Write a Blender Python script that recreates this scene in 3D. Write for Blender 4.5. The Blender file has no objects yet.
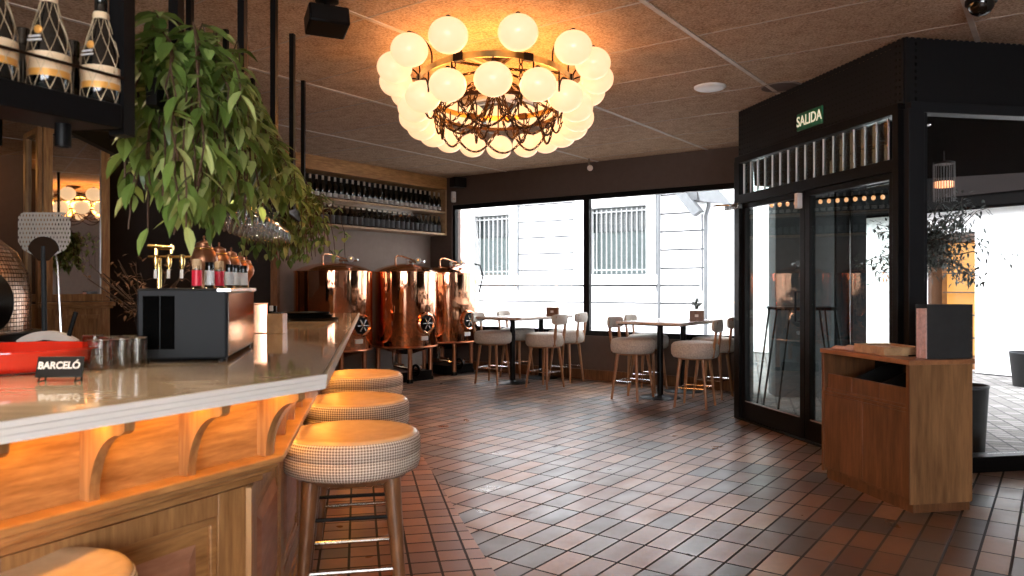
import bpy, math, random
from mathutils import Vector, Matrix
random.seed(7)
S = bpy.context.scene
COL = S.collection
PI = math.pi
F = 760.0; HZ = 286.0; EYE = 1.3; ZC = 3.02
U = Vector((.585, .811)); W = Vector((.811, -.585))          # the room's two axes

def lerp(a, b, t): return a + (b - a) * t

# ------------------------------------------------------------------ materials
def newmat(name):
    m = bpy.data.materials.new(name); m.use_nodes = True
    nt = m.node_tree
    return m, nt, nt.nodes, nt.links, nt.nodes['Principled BSDF']

def mathn(nt, op, a, b=None, c=None):
    n = nt.nodes.new('ShaderNodeMath'); n.operation = op
    for i, v in enumerate((a, b, c)):
        if v is None: continue
        if isinstance(v, (int, float)): n.inputs[i].default_value = v
        else: nt.links.new(v, n.inputs[i])
    return n.outputs[0]

def mixc(nt, fac, a, b):
    n = nt.nodes.new('ShaderNodeMix'); n.data_type = 'RGBA'
    for sock, v in ((n.inputs[0], fac), (n.inputs[6], a), (n.inputs[7], b)):
        if isinstance(v, (int, float)): sock.default_value = v
        elif isinstance(v, tuple): sock.default_value = (*v[:3], 1)
        else: nt.links.new(v, sock)
    return n.outputs[2]

def coords(nt, scale=(1, 1, 1), rot=(0, 0, 0), kind='Object'):
    t = nt.nodes.new('ShaderNodeTexCoord'); m = nt.nodes.new('ShaderNodeMapping')
    m.inputs['Scale'].default_value = scale; m.inputs['Rotation'].default_value = rot
    nt.links.new(t.outputs[kind], m.inputs['Vector'])
    return m.outputs['Vector']

def noise(nt, vec, scale, detail=4, rough=.5):
    n = nt.nodes.new('ShaderNodeTexNoise'); n.inputs['Scale'].default_value = scale
    n.inputs['Detail'].default_value = detail; n.inputs['Roughness'].default_value = rough
    nt.links.new(vec, n.inputs['Vector'])
    return n.outputs['Fac']

def ramp(nt, fac, stops):
    r = nt.nodes.new('ShaderNodeValToRGB'); el = r.color_ramp.elements
    while len(el) < len(stops): el.new(.5)
    for e, (p, c) in zip(el, stops): e.position = p; e.color = (*c, 1)
    nt.links.new(fac, r.inputs[0])
    return r.outputs[0]

def bump(nt, h, strength, dist, bsdf):
    b = nt.nodes.new('ShaderNodeBump'); b.inputs['Strength'].default_value = strength
    b.inputs['Distance'].default_value = dist
    nt.links.new(h, b.inputs['Height']); nt.links.new(b.outputs[0], bsdf.inputs['Normal'])

def plain(name, col, rough=.5, metal=0, var=.12, scale=12, bmp=0, coat=0, spec=.5):
    m, nt, N, L, b = newmat(name)
    v = coords(nt); f = noise(nt, v, scale)
    a = tuple(c * (1 - var) for c in col); d = tuple(min(1, c * (1 + var)) for c in col)
    L.new(ramp(nt, f, [(.3, a), (.7, d)]), b.inputs['Base Color'])
    b.inputs['Roughness'].default_value = rough; b.inputs['Metallic'].default_value = metal
    b.inputs['Coat Weight'].default_value = coat; b.inputs['Coat Roughness'].default_value = .08
    b.inputs['Specular IOR Level'].default_value = spec
    if bmp: bump(nt, noise(nt, v, scale * 6, 6), bmp, .004, b)
    return m

def wood(name, c0, c1, scale=3, stretch=(1, 12, 12), rough=.42, rot=(0, 0, 0), coat=.15):
    m, nt, N, L, b = newmat(name)
    v = coords(nt, stretch, rot)
    f = noise(nt, v, scale, 7, .62)
    g = noise(nt, coords(nt, tuple(s * .35 for s in stretch), rot), scale * .6, 2, .5)
    s = mathn(nt, 'ADD', mathn(nt, 'MULTIPLY', f, .65), mathn(nt, 'MULTIPLY', g, .35))
    L.new(ramp(nt, s, [(.36, c0), (.5, tuple((x + y) / 2 for x, y in zip(c0, c1))), (.62, c1)]), b.inputs['Base Color'])
    b.inputs['Roughness'].default_value = rough; b.inputs['Coat Weight'].default_value = coat
    b.inputs['Coat Roughness'].default_value = .25
    bump(nt, f, .12, .003, b)
    return m

def emit(name, col, strength):
    m, nt, N, L, b = newmat(name)
    b.inputs['Base Color'].default_value = (.8, .8, .8, 1)
    b.inputs['Emission Color'].default_value = (*col, 1); b.inputs['Emission Strength'].default_value = strength
    b.inputs['Roughness'].default_value = .25
    return m

def thin_glass(name, tint=(1, 1, 1), ior=1.45, extra=0.0):
    m, nt, N, L, b = newmat(name); N.remove(b)
    t = N.new('ShaderNodeBsdfTransparent'); t.inputs[0].default_value = (*tint, 1)
    g = N.new('ShaderNodeBsdfGlossy'); g.inputs['Roughness'].default_value = .0
    lw = N.new('ShaderNodeLayerWeight'); lw.inputs[0].default_value = .5
    mx = N.new('ShaderNodeMixShader')
    L.new(mathn(nt, 'MINIMUM', mathn(nt, 'ADD', mathn(nt, 'MULTIPLY', mathn(nt, 'POWER', lw.outputs['Facing'], 4), .8), .03 + extra), 1.0), mx.inputs[0])
    L.new(t.outputs[0], mx.inputs[1]); L.new(g.outputs[0], mx.inputs[2])
    L.new(mx.outputs[0], N['Material Output'].inputs[0])
    return m

def tiles(name, tw, th, ang, off, palette, grout, gap=.05, rough=.28):
    """rectangular tiles in the XY plane: each tile takes its own colour from the palette"""
    m, nt, N, L, b = newmat(name)
    t = N.new('ShaderNodeTexCoord'); mp = N.new('ShaderNodeMapping'); mp.vector_type = 'POINT'
    mp.inputs['Rotation'].default_value = (0, 0, ang)
    L.new(t.outputs['Object'], mp.inputs['Vector'])
    mp2 = N.new('ShaderNodeMapping'); mp2.inputs['Scale'].default_value = (1 / tw, 1 / th, 1)
    mp2.inputs['Location'].default_value = (off[0], off[1], 0)
    L.new(mp.outputs[0], mp2.inputs['Vector'])
    sp = N.new('ShaderNodeSeparateXYZ'); L.new(mp2.outputs[0], sp.inputs[0])
    fx = mathn(nt, 'FLOOR', sp.outputs[0]); fy = mathn(nt, 'FLOOR', sp.outputs[1])
    cb = N.new('ShaderNodeCombineXYZ'); L.new(fx, cb.inputs[0]); L.new(fy, cb.inputs[1])
    wn = N.new('ShaderNodeTexWhiteNoise'); wn.noise_dimensions = '2D'; L.new(cb.outputs[0], wn.inputs['Vector'])
    cl = ramp(nt, wn.outputs['Value'], palette)
    cl.node.color_ramp.interpolation = 'CONSTANT'
    # mottling inside a tile
    ns = noise(nt, t.outputs['Object'], 26, 5, .6)
    ns2 = noise(nt, t.outputs['Object'], 5, 3, .6)
    dark = mixc(nt, mathn(nt, 'MULTIPLY', mathn(nt, 'SMOOTH_MIN', mathn(nt, 'MAXIMUM', mathn(nt, 'MULTIPLY', mathn(nt, 'SUBTRACT', ns2, .5), 5), 0), 1, .1), .22), cl, (.09, .085, .09))
    cl2 = mixc(nt, mathn(nt, 'MULTIPLY', ns, .5), dark, (.085, .055, .038))
    ex = mathn(nt, 'ABSOLUTE', mathn(nt, 'SUBTRACT', mathn(nt, 'FRACT', sp.outputs[0]), .5))
    ey = mathn(nt, 'ABSOLUTE', mathn(nt, 'SUBTRACT', mathn(nt, 'FRACT', sp.outputs[1]), .5))
    gx = mathn(nt, 'GREATER_THAN', ex, .5 - gap * .5 * (.138 / tw))
    gy = mathn(nt, 'GREATER_THAN', ey, .5 - gap * .5 * (.138 / th))
    g = mathn(nt, 'MAXIMUM', gx, gy)
    L.new(mixc(nt, g, cl2, grout), b.inputs['Base Color'])
    rr = mathn(nt, 'ADD', mathn(nt, 'MULTIPLY', noise(nt, t.outputs['Object'], 4, 3), .25), rough - .08)
    L.new(mathn(nt, 'MAXIMUM', rr, mathn(nt, 'MULTIPLY', g, .85)), b.inputs['Roughness'])
    h = mathn(nt, 'ADD', mathn(nt, 'MULTIPLY', g, -1.0), mathn(nt, 'MULTIPLY', ns2, .25))
    bump(nt, h, .3, .004, b)
    return m

MT = {}
PAL = [(0, (.15, .064, .032)), (.13, (.27, .13, .065)), (.26, (.10, .055, .038)), (.38, (.36, .20, .11)), (.50, (.07, .062, .058)),
       (.60, (.21, .095, .045)), (.72, (.13, .105, .088)), (.80, (.30, .155, .082)), (.90, (.048, .044, .048)), (.95, (.40, .23, .13))]
ANG = math.atan2(.585, .811)
MT['floor_a'] = tiles('terracotta_floor', .1367, .295, ANG, (.35, .2), PAL, (.018, .014, .012), .09)
PALB = [(0, (.30, .125, .06)), (.25, (.36, .16, .08)), (.45, (.20, .09, .055)), (.6, (.40, .19, .10)), (.75, (.26, .115, .06)), (.92, (.11, .075, .065)), (1, (.33, .14, .07))]
MT['floor_b'] = tiles('terracotta_border', .139, .139, -.2, (.3, .2), PALB, (.018, .014, .012), .09)
MT['ceil'] = None
def ceiling_mat():
    m, nt, N, L, b = newmat('wood_wool_panel')
    v = coords(nt)
    f = noise(nt, v, 55, 8, .75); g = noise(nt, coords(nt, (1, 1, 1)), 9, 4, .6)
    s = mathn(nt, 'ADD', mathn(nt, 'MULTIPLY', f, .8), mathn(nt, 'MULTIPLY', g, .2))
    L.new(ramp(nt, s, [(.36, (.20, .13, .083)), (.5, (.54, .39, .275)), (.62, (.70, .55, .41))]), b.inputs['Base Color'])
    b.inputs['Roughness'].default_value = .95; b.inputs['Specular IOR Level'].default_value = .1
    bump(nt, f, .6, .01, b)
    return m
MT['ceil'] = ceiling_mat()
MT['rail'] = plain('painted_rail', (.62, .56, .50), .5)
MT['joint'] = plain('panel_joint', (.50, .42, .35), .6)
MT['wall_taupe'] = plain('taupe_plaster', (.34, .265, .225), .8, bmp=.2, var=.05)
MT['wall_brown'] = plain('brown_plaster', (.10, .068, .056), .7, bmp=.2, var=.06)
MT['wall_dark'] = plain('dark_plaster', (.028, .019, .016), .6, var=.1)
MT['wall_rear'] = plain('rear_plaster', (.22, .175, .15), .8, var=.05)
MT['black'] = plain('black_metal', (.005, .005, .0055), .4, .0, var=.1, spec=.14)
MT['black_matt'] = plain('matt_black', (.008, .008, .008), .6, 0, spec=.2)
MT['menu_grey'] = plain('dark_grey_board', (.038, .040, .042), .5, spec=.3, var=.1)
MT['soffit'] = plain('black_soffit', (.003, .003, .003), .9, spec=0)
MT['charcoal'] = plain('charcoal_panel', (.016, .018, .021), .55, 0, spec=.2, var=.03)
MT['steel'] = plain('brushed_steel', (.62, .62, .62), .22, 1, var=.08)
MT['chrome'] = plain('chrome', (.85, .85, .85), .08, 1, var=.02)
MT['copper'] = plain('polished_copper', (.93, .46, .27), .13, 1, var=.07, scale=3)
def streak_copper():
    m, nt, N, L, b = newmat('tank_copper')
    b.inputs['Base Color'].default_value = (.95, .50, .31, 1); b.inputs['Metallic'].default_value = 1; b.inputs['Roughness'].default_value = .07
    bump(nt, noise(nt, coords(nt, (3.2, 3.2, .22)), 3.0, 3, .55), .5, .012, b)
    return m
MT['tank_copper'] = streak_copper()
MT['copper_dark'] = plain('aged_copper', (.50, .22, .12), .3, 1, var=.15); MT['font_copper'] = plain('satin_copper', (.36, .15, .075), .36, .7, var=.2)
MT['brass'] = plain('brass', (.86, .62, .25), .18, 1, var=.08)
MT['brass_old'] = plain('aged_brass', (.52, .33, .12), .3, 1, var=.25)
MT['bronze'] = plain('dark_bronze', (.03, .015, .008), .555, .8, var=.2)
MT['oak'] = wood('oak', (.26, .115, .035), (.54, .285, .105), 2.6, (2, 2, 16), rot=(0, 0, 0))
MT['oak_h'] = wood('oak_horizontal', (.26, .115, .035), (.54, .285, .105), 2.6, (3, 3, 22))
MT['oak_v'] = wood('oak_vertical', (.25, .11, .036), (.50, .265, .10), 2.6, (22, 22, 2))
MT['oak_pale'] = wood('pale_oak', (.36, .21, .10), (.56, .36, .19), 2.5, (8, 8, 8))
MT['pink_wood'] = wood('reddish_panel_wood', (.36, .16, .09), (.55, .28, .17), 2.5, (3, 3, 14))
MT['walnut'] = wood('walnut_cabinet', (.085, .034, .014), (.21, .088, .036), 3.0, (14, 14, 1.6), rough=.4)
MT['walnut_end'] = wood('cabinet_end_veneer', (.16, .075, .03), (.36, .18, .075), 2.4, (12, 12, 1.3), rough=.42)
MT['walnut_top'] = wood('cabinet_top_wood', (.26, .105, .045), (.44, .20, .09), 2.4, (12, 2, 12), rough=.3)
MT['leg'] = wood('beech_leg', (.22, .10, .045), (.40, .20, .09), 4, (10, 10, 2), rough=.4)
MT['leg_dark'] = wood('walnut_leg', (.10, .045, .02), (.24, .11, .045), 4, (10, 10, 2), rough=.35)
MT['leather'] = plain('tan_leather', (.70, .49, .29), .27, 0, var=.08, scale=20, bmp=.05)
MT['glass'] = thin_glass('window_glass')
MT['glass_tint'] = thin_glass('door_glass', (.80, .84, .82), 1.5, .06)
MT['rib_glass'] = None
MT['globe'] = emit('opal_globe', (1.15, .74, .40), 1.0); MT['globe'].node_tree.nodes['Principled BSDF'].inputs['Base Color'].default_value = (.35, .33, .3, 1)
MT['led'] = emit('warm_led', (1.0, .47, .075), 26)
MT['led_fill'] = emit('warm_fill_under_ledge', (1.0, .47, .09), 30)
MT['bulb'] = emit('reflected_glow', (1.0, .42, .15), 1.6)
MT['white'] = plain('white_plastic', (.80, .80, .79), .35, var=.03)
MT['paper'] = plain('paper', (.75, .66, .60), .7, var=.08)
MT['pinkpaper'] = plain('pink_pages', (.72, .50, .46), .6, var=.15, scale=60)
MT['red'] = plain('red_enamel', (.75, .03, .012), .14, 0, var=.05, coat=1)
MT['bottle'] = plain('dark_bottle_glass', (.008, .009, .008), .07, 0, spec=.8)
MT['bottle_lab'] = plain('pale_label', (.62, .60, .56), .6)
MT['capsule'] = plain('capsule_foil', (.55, .50, .45), .3, .5)
MT['capsule_cu'] = plain('copper_foil', (.70, .35, .20), .3, .6)
MT['gold_lab'] = plain('gold_label', (.80, .38, .08), .4, .2)
MT['cream_lab'] = plain('cream_label', (.80, .60, .38), .5)
MT['netwire'] = plain('gilt_wire', (.55, .42, .26), .45, .4)
MT['cork'] = plain('cork', (.62, .42, .24), .8)
MT['redlab'] = plain('red_capsule', (.78, .02, .05), .4)
MT['plate_back'] = plain('sign_black', (.012, .012, .013), .3)
MT['green'] = plain('sign_green', (.01, .16, .07), .4)
MT['letters'] = emit('lit_letters', (.95, .92, .60), .5)
MT['street'] = tiles('street_cobbles', .16, .11, .3, (0, 0), [(0, (.13, .128, .125)), (.5, (.22, .215, .21)), (1, (.17, .165, .16))], (.035, .035, .035), .14, .8)
MT['facade'] = plain('white_render', (.86, .86, .86), .8, var=.02)
MT['facade_joint'] = plain('render_joint', (.042, .042, .045), .9, var=.3, scale=3)
MT['facade_grey'] = plain('grey_stone', (.10, .105, .11), .8)
MT['shutter'] = plain('grey_green_blind', (.055, .075, .073), .6)
MT['pane_dark'] = plain('dark_pane', (.014, .02, .021), .2)
MT['iron'] = plain('iron_bar', (.2, .205, .205), .5)
MT['twig'] = plain('dry_twig', (.08, .04, .02), .7)
MT['dryleaf'] = plain('dry_leaf', (.22, .10, .04), .6)
MT['bark'] = plain('olive_bark', (.06, .045, .035), .9)
MT['mirror'] = plain('mirror', (.72, .70, .68), .02, 1, var=.0)
MT['mirror_old'] = plain('smoked_mirror', (.42, .36, .30), .03, 1, var=.0)

def leaf_mat(name, c0, c1, c2):
    m, nt, N, L, b = newmat(name)
    at = N.new('ShaderNodeAttribute'); at.attribute_name = 'leafv'
    L.new(ramp(nt, at.outputs['Fac'], [(0, c0), (.55, c1), (1, c2)]), b.inputs['Base Color'])
    b.inputs['Roughness'].default_value = .38; b.inputs['Specular IOR Level'].default_value = .45
    tr = N.new('ShaderNodeBsdfTranslucent'); L.new(ramp(nt, at.outputs['Fac'], [(0, c1), (1, c2)]), tr.inputs[0])
    mx = N.new('ShaderNodeMixShader'); mx.inputs[0].default_value = .25
    L.new(b.outputs[0], mx.inputs[1]); L.new(tr.outputs[0], mx.inputs[2]); L.new(mx.outputs[0], N['Material Output'].inputs[0])
    return m
MT['leaf'] = leaf_mat('pothos_leaf', (.045, .09, .015), (.19, .31, .065), (.52, .60, .23))
MT['ivy'] = leaf_mat('ivy_leaf', (.05, .10, .02), (.15, .25, .06), (.40, .45, .15))
MT['olive'] = leaf_mat('olive_leaf', (.02, .026, .022), (.04, .05, .045), (.09, .11, .10))

def check_fabric():
    """small woven check that runs round the seat pad"""
    m, nt, N, L, b = newmat('woven_check_fabric')
    t = N.new('ShaderNodeTexCoord'); sp = N.new('ShaderNodeSeparateXYZ'); L.new(t.outputs['Object'], sp.inputs[0])
    an = mathn(nt, 'ARCTAN2', sp.outputs[1], sp.outputs[0])
    a = mathn(nt, 'FRACT', mathn(nt, 'MULTIPLY', an, 150 / (2 * PI)))
    z = mathn(nt, 'FRACT', mathn(nt, 'MULTIPLY', sp.outputs[2], 92))
    ga = mathn(nt, 'LESS_THAN', a, .42); gz = mathn(nt, 'LESS_THAN', z, .42)
    g = mathn(nt, 'MULTIPLY', mathn(nt, 'ADD', ga, gz), .5)
    c = ramp(nt, g, [(0, (.17, .12, .085)), (.5, (.60, .50, .41)), (1, (.92, .83, .72))])
    L.new(c, b.inputs['Base Color']); b.inputs['Roughness'].default_value = .85
    bump(nt, g, .25, .002, b)
    return m
MT['check'] = check_fabric()
MT['seatpale'] = plain('pale_grey_weave', (.50, .46, .41), .8, var=.25, scale=70, bmp=.3)

def ribbed():
    m = thin_glass('reeded_glass', (.62, .68, .66), 1.5, .05)
    return m
MT['rib_glass'] = ribbed()

def perforated():
    m, nt, N, L, b = newmat('perforated_black_sheet')
    v = coords(nt, (1, 1, 1)); sp = N.new('ShaderNodeSeparateXYZ'); L.new(v, sp.inputs[0])
    a = mathn(nt, 'SUBTRACT', mathn(nt, 'FRACT', mathn(nt, 'MULTIPLY', sp.outputs[0], 21)), .5)
    c = mathn(nt, 'SUBTRACT', mathn(nt, 'FRACT', mathn(nt, 'MULTIPLY', sp.outputs[2], 21)), .5)
    d = mathn(nt, 'SQRT', mathn(nt, 'ADD', mathn(nt, 'MULTIPLY', a, a), mathn(nt, 'MULTIPLY', c, c)))
    hole = mathn(nt, 'LESS_THAN', d, .26)
    b.inputs['Base Color'].default_value = (.014, .015, .017, 1); b.inputs['Roughness'].default_value = .5; b.inputs['Specular IOR Level'].default_value = .2
    t = N.new('ShaderNodeBsdfTransparent'); mx = N.new('ShaderNodeMixShader')
    L.new(hole, mx.inputs[0]); L.new(b.outputs[0], mx.inputs[1]); L.new(t.outputs[0], mx.inputs[2])
    L.new(mx.outputs[0], N['Material Output'].inputs[0])
    return m
MT['perf'] = perforated()

def peel_holes():
    m, nt, N, L, b = newmat('perforated_aluminium')
    v = coords(nt); sp = N.new('ShaderNodeSeparateXYZ'); L.new(v, sp.inputs[0])
    x = mathn(nt, 'MULTIPLY', sp.outputs[0], 75); z = mathn(nt, 'MULTIPLY', sp.outputs[2], 55)
    row = mathn(nt, 'FLOOR', z)
    x2 = mathn(nt, 'ADD', x, mathn(nt, 'MULTIPLY', mathn(nt, 'MODULO', mathn(nt, 'ABSOLUTE', row), 2), .5))
    a = mathn(nt, 'SUBTRACT', mathn(nt, 'FRACT', x2), .5); c = mathn(nt, 'SUBTRACT', mathn(nt, 'FRACT', z), .5)
    d = mathn(nt, 'ADD', mathn(nt, 'POWER', mathn(nt, 'MULTIPLY', a, 1.3), 2), mathn(nt, 'POWER', c, 2))
    hole = mathn(nt, 'LESS_THAN', d, .1)
    b.inputs['Base Color'].default_value = (.62, .58, .53, 1); b.inputs['Roughness'].default_value = .35; b.inputs['Metallic'].default_value = .7
    t = N.new('ShaderNodeBsdfTransparent'); mx = N.new('ShaderNodeMixShader')
    L.new(hole, mx.inputs[0]); L.new(b.outputs[0], mx.inputs[1]); L.new(t.outputs[0], mx.inputs[2])
    L.new(mx.outputs[0], N['Material Output'].inputs[0])
    return m
MT['peel'] = peel_holes()

def mosaic():
    m, nt, N, L, b = newmat('copper_mosaic')
    t = N.new('ShaderNodeTexCoord'); sp = N.new('ShaderNodeSeparateXYZ'); L.new(t.outputs['Object'], sp.inputs[0])
    an = mathn(nt, 'MULTIPLY', mathn(nt, 'ARCTAN2', sp.outputs[1], sp.outputs[0]), 22)
    z = mathn(nt, 'MULTIPLY', sp.outputs[2], 48)
    ga = mathn(nt, 'LESS_THAN', mathn(nt, 'FRACT', an), .14); gz = mathn(nt, 'LESS_THAN', mathn(nt, 'FRACT', z), .16)
    g = mathn(nt, 'MAXIMUM', ga, gz)
    cb = N.new('ShaderNodeCombineXYZ'); L.new(mathn(nt, 'FLOOR', an), cb.inputs[0]); L.new(mathn(nt, 'FLOOR', z), cb.inputs[1])
    wn = N.new('ShaderNodeTexWhiteNoise'); wn.noise_dimensions = '2D'; L.new(cb.outputs[0], wn.inputs['Vector'])
    c = ramp(nt, wn.outputs['Value'], [(0, (.38, .23, .15)), (.5, (.62, .43, .31)), (1, (.50, .31, .20))])
    L.new(mixc(nt, g, c, (.06, .04, .03)), b.inputs['Base Color'])
    b.inputs['Metallic'].default_value = .6; b.inputs['Roughness'].default_value = .22
    bump(nt, mathn(nt, 'MULTIPLY', g, -1), .5, .003, b)
    return m
MT['mosaic'] = mosaic()

def brick_mat(name, c0, c1, mortar, sc=1):
    m, nt, N, L, b = newmat(name)
    t = N.new('ShaderNodeTexBrick'); t.inputs['Scale'].default_value = 4.2 * sc
    t.inputs['Color1'].default_value = (*c0, 1); t.inputs['Color2'].default_value = (*c1, 1); t.inputs['Mortar'].default_value = (*mortar, 1)
    mp = coords(nt, (1, 1, 1), (PI / 2, 0, 0)); L.new(mp, t.inputs['Vector'])
    L.new(t.outputs[0], b.inputs['Base Color']); b.inputs['Roughness'].default_value = .9; b.inputs['Specular IOR Level'].default_value = .1
    return m
MT['brick'] = brick_mat('pink_brick', (.16, .085, .066), (.2, .115, .09), (.25, .23, .21))
MT['brick_dark'] = brick_mat('dark_brick', (.004, .0027, .0025), (.006, .004, .0035), (.003, .0025, .0025))

def quartz():
    m, nt, N, L, b = newmat('polished_stone_worktop')
    v = coords(nt, (1, 1, 1), (0, 0, .5))
    f = noise(nt, coords(nt, (1.5, 6, 1), (0, 0, .5)), 1.6, 5, .6)
    L.new(ramp(nt, f, [(.35, (.46, .37, .27)), (.55, (.64, .53, .40)), (.7, (.76, .66, .52))]), b.inputs['Base Color'])
    b.inputs['Roughness'].default_value = .07; b.inputs['Coat Weight'].default_value = .3; b.inputs['Coat Roughness'].default_value = .02
    b.inputs['Specular IOR Level'].default_value = .7
    return m
MT['quartz'] = quartz()
MT['stone_edge'] = plain('white_stone_edge', (.93, .90, .85), .3, var=.02, coat=.2)
MT['tabletop'] = plain('pale_table_laminate', (.62, .52, .45), .22, var=.06, scale=5, coat=.4)

# ------------------------------------------------------------------ mesh builder
class MB:
    def __init__(s): s.v = []; s.f = []; s.m = []; s.a = []
    def add(s, vs, fs, mi=0, attr=None):
        o = len(s.v); s.v += [tuple(p) for p in vs]
        s.f += [tuple(i + o for i in f) for f in fs]; s.m += [mi] * len(fs)
        if attr is not None: s.a += [attr] * len(fs)
        return s
    def box(s, c, d, rz=0, mi=0, M=None):
        x, y, z = (k / 2 for k in d)
        vs = [Vector((sx * x, sy * y, sz * z)) for sx in (-1, 1) for sy in (-1, 1) for sz in (-1, 1)]
        R = M if M is not None else Matrix.Rotation(rz, 3, 'Z')
        vs = [R @ q + Vector(c) for q in vs]
        return s.add(vs, [(0, 1, 3, 2), (4, 6, 7, 5), (0, 4, 5, 1), (2, 3, 7, 6), (0, 2, 6, 4), (1, 5, 7, 3)], mi)
    def prism(s, poly, z0, z1, mi=0):
        n = len(poly)
        area = sum(poly[i][0] * poly[(i + 1) % n][1] - poly[(i + 1) % n][0] * poly[i][1] for i in range(n))
        if area < 0: poly = poly[::-1]
        vs = [(p[0], p[1], z0) for p in poly] + [(p[0], p[1], z1) for p in poly]
        fs = [tuple(range(n))[::-1], tuple(range(n, 2 * n))] + [(i, (i + 1) % n, n + (i + 1) % n, n + i) for i in range(n)]
        return s.add(vs, fs, mi)
    def strip(s, p, q, t0, t1, z0, z1, mi=0):
        """wall piece from p to q, between offsets t0 and t1 along the left-hand normal"""
        p, q = Vector(p[:2]), Vector(q[:2]); d = (q - p).normalized(); n = Vector((-d.y, d.x))
        return s.prism([p + n * t0, q + n * t0, q + n * t1, p + n * t1], z0, z1, mi)
    def tube(s, pts, r, n=8, mi=0, caps=True):
        pts = [Vector(p) for p in pts]; rs = r if isinstance(r, (list, tuple)) else [r] * len(pts)
        vs = []; ref = None
        for i, p in enumerate(pts):
            a = pts[max(i - 1, 0)]; b = pts[min(i + 1, len(pts) - 1)]; d = (b - a).normalized()
            if ref is None: ref = Vector((0, 0, 1)) if abs(d.z) < .9 else Vector((1, 0, 0))
            x = ref - d * ref.dot(d)
            if x.length < 1e-4: x = d.orthogonal()
            x.normalize(); ref = x; y = d.cross(x)
            vs += [p + (x * math.cos(2 * PI * k / n) + y * math.sin(2 * PI * k / n)) * rs[i] for k in range(n)]
        fs = []
        for i in range(len(pts) - 1):
            for k in range(n):
                a = i * n + k; b = i * n + (k + 1) % n
                fs.append((a, b, b + n, a + n))
        if caps: fs += [tuple(range(n))[::-1], tuple(range((len(pts) - 1) * n, len(pts) * n))]
        return s.add(vs, fs, mi)
    def lathe(s, prof, n=24, c=(0, 0, 0), mi=0, M=None):
        vs = []; fs = []; idx = []
        for r, z in prof:
            if r < 1e-6: idx.append([len(vs)] * n); vs.append(Vector((0, 0, z)))
            else:
                idx.append(list(range(len(vs), len(vs) + n)))
                vs += [Vector((r * math.cos(2 * PI * k / n), r * math.sin(2 * PI * k / n), z)) for k in range(n)]
        for i in range(len(prof) - 1):
            for k in range(n):
                a, b, c2, d = idx[i][k], idx[i][(k + 1) % n], idx[i + 1][(k + 1) % n], idx[i + 1][k]
                f = []
                for q in (a, b, c2, d):
                    if q not in f: f.append(q)
                if len(f) > 2: fs.append(tuple(f))
        if M is not None: vs = [M @ q for q in vs]
        return s.add([q + Vector(c) for q in vs], fs, mi)
    def ell(s, c, r, n=16, m=10, mi=0):
        r = r if isinstance(r, (tuple, list)) else (r, r, r)
        prof = [(math.sin(PI * i / m), -math.cos(PI * i / m)) for i in range(m + 1)]
        prof[0] = (0, -1); prof[-1] = (0, 1)
        return s.lathe(prof, n, c, mi, Matrix.Diagonal(r))
    def torus(s, c, R, r, n=24, m=8, M=None, mi=0, sx=1, sy=1):
        vs = []; fs = []
        for i in range(n):
            a = 2 * PI * i / n
            for j in range(m):
                b = 2 * PI * j / m
                q = Vector(((R + r * math.cos(b)) * math.cos(a) * sx, (R + r * math.cos(b)) * math.sin(a) * sy, r * math.sin(b)))
                vs.append((M @ q if M is not None else q) + Vector(c))
                fs.append((i * m + j, ((i + 1) % n) * m + j, ((i + 1) % n) * m + (j + 1) % m, i * m + (j + 1) % m))
        return s.add(vs, fs, mi)
    def build(s, name, mat, parent=None, loc=(0, 0, 0), rz=0, bev=0, smooth=True, ang=38, solid=0):
        me = bpy.data.meshes.new(name); me.from_pydata(s.v, [], s.f); me.validate(verbose=False)
        for m in (mat if isinstance(mat, (list, tuple)) else [mat]): me.materials.append(MT[m])
        if len(me.polygons) == len(s.m):
            me.polygons.foreach_set('material_index', s.m)
            if len(s.a) == len(s.m):
                at = me.attributes.new('leafv', 'FLOAT', 'FACE'); at.data.foreach_set('value', s.a)
        if smooth:
            me.polygons.foreach_set('use_smooth', [True] * len(me.polygons))
            me.set_sharp_from_angle(angle=math.radians(ang))
        me.update()
        o = bpy.data.objects.new(name, me); COL.objects.link(o); o.location = loc; o.rotation_euler = (0, 0, rz)
        if parent is not None: o.parent = parent
        if bev:
            b = o.modifiers.new('edge', 'BEVEL'); b.width = bev; b.segments = 2; b.limit_method = 'ANGLE'; b.angle_limit = math.radians(40)
        if solid:
            b = o.modifiers.new('thick', 'SOLIDIFY'); b.thickness = solid; b.offset = 0
        return o

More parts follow.
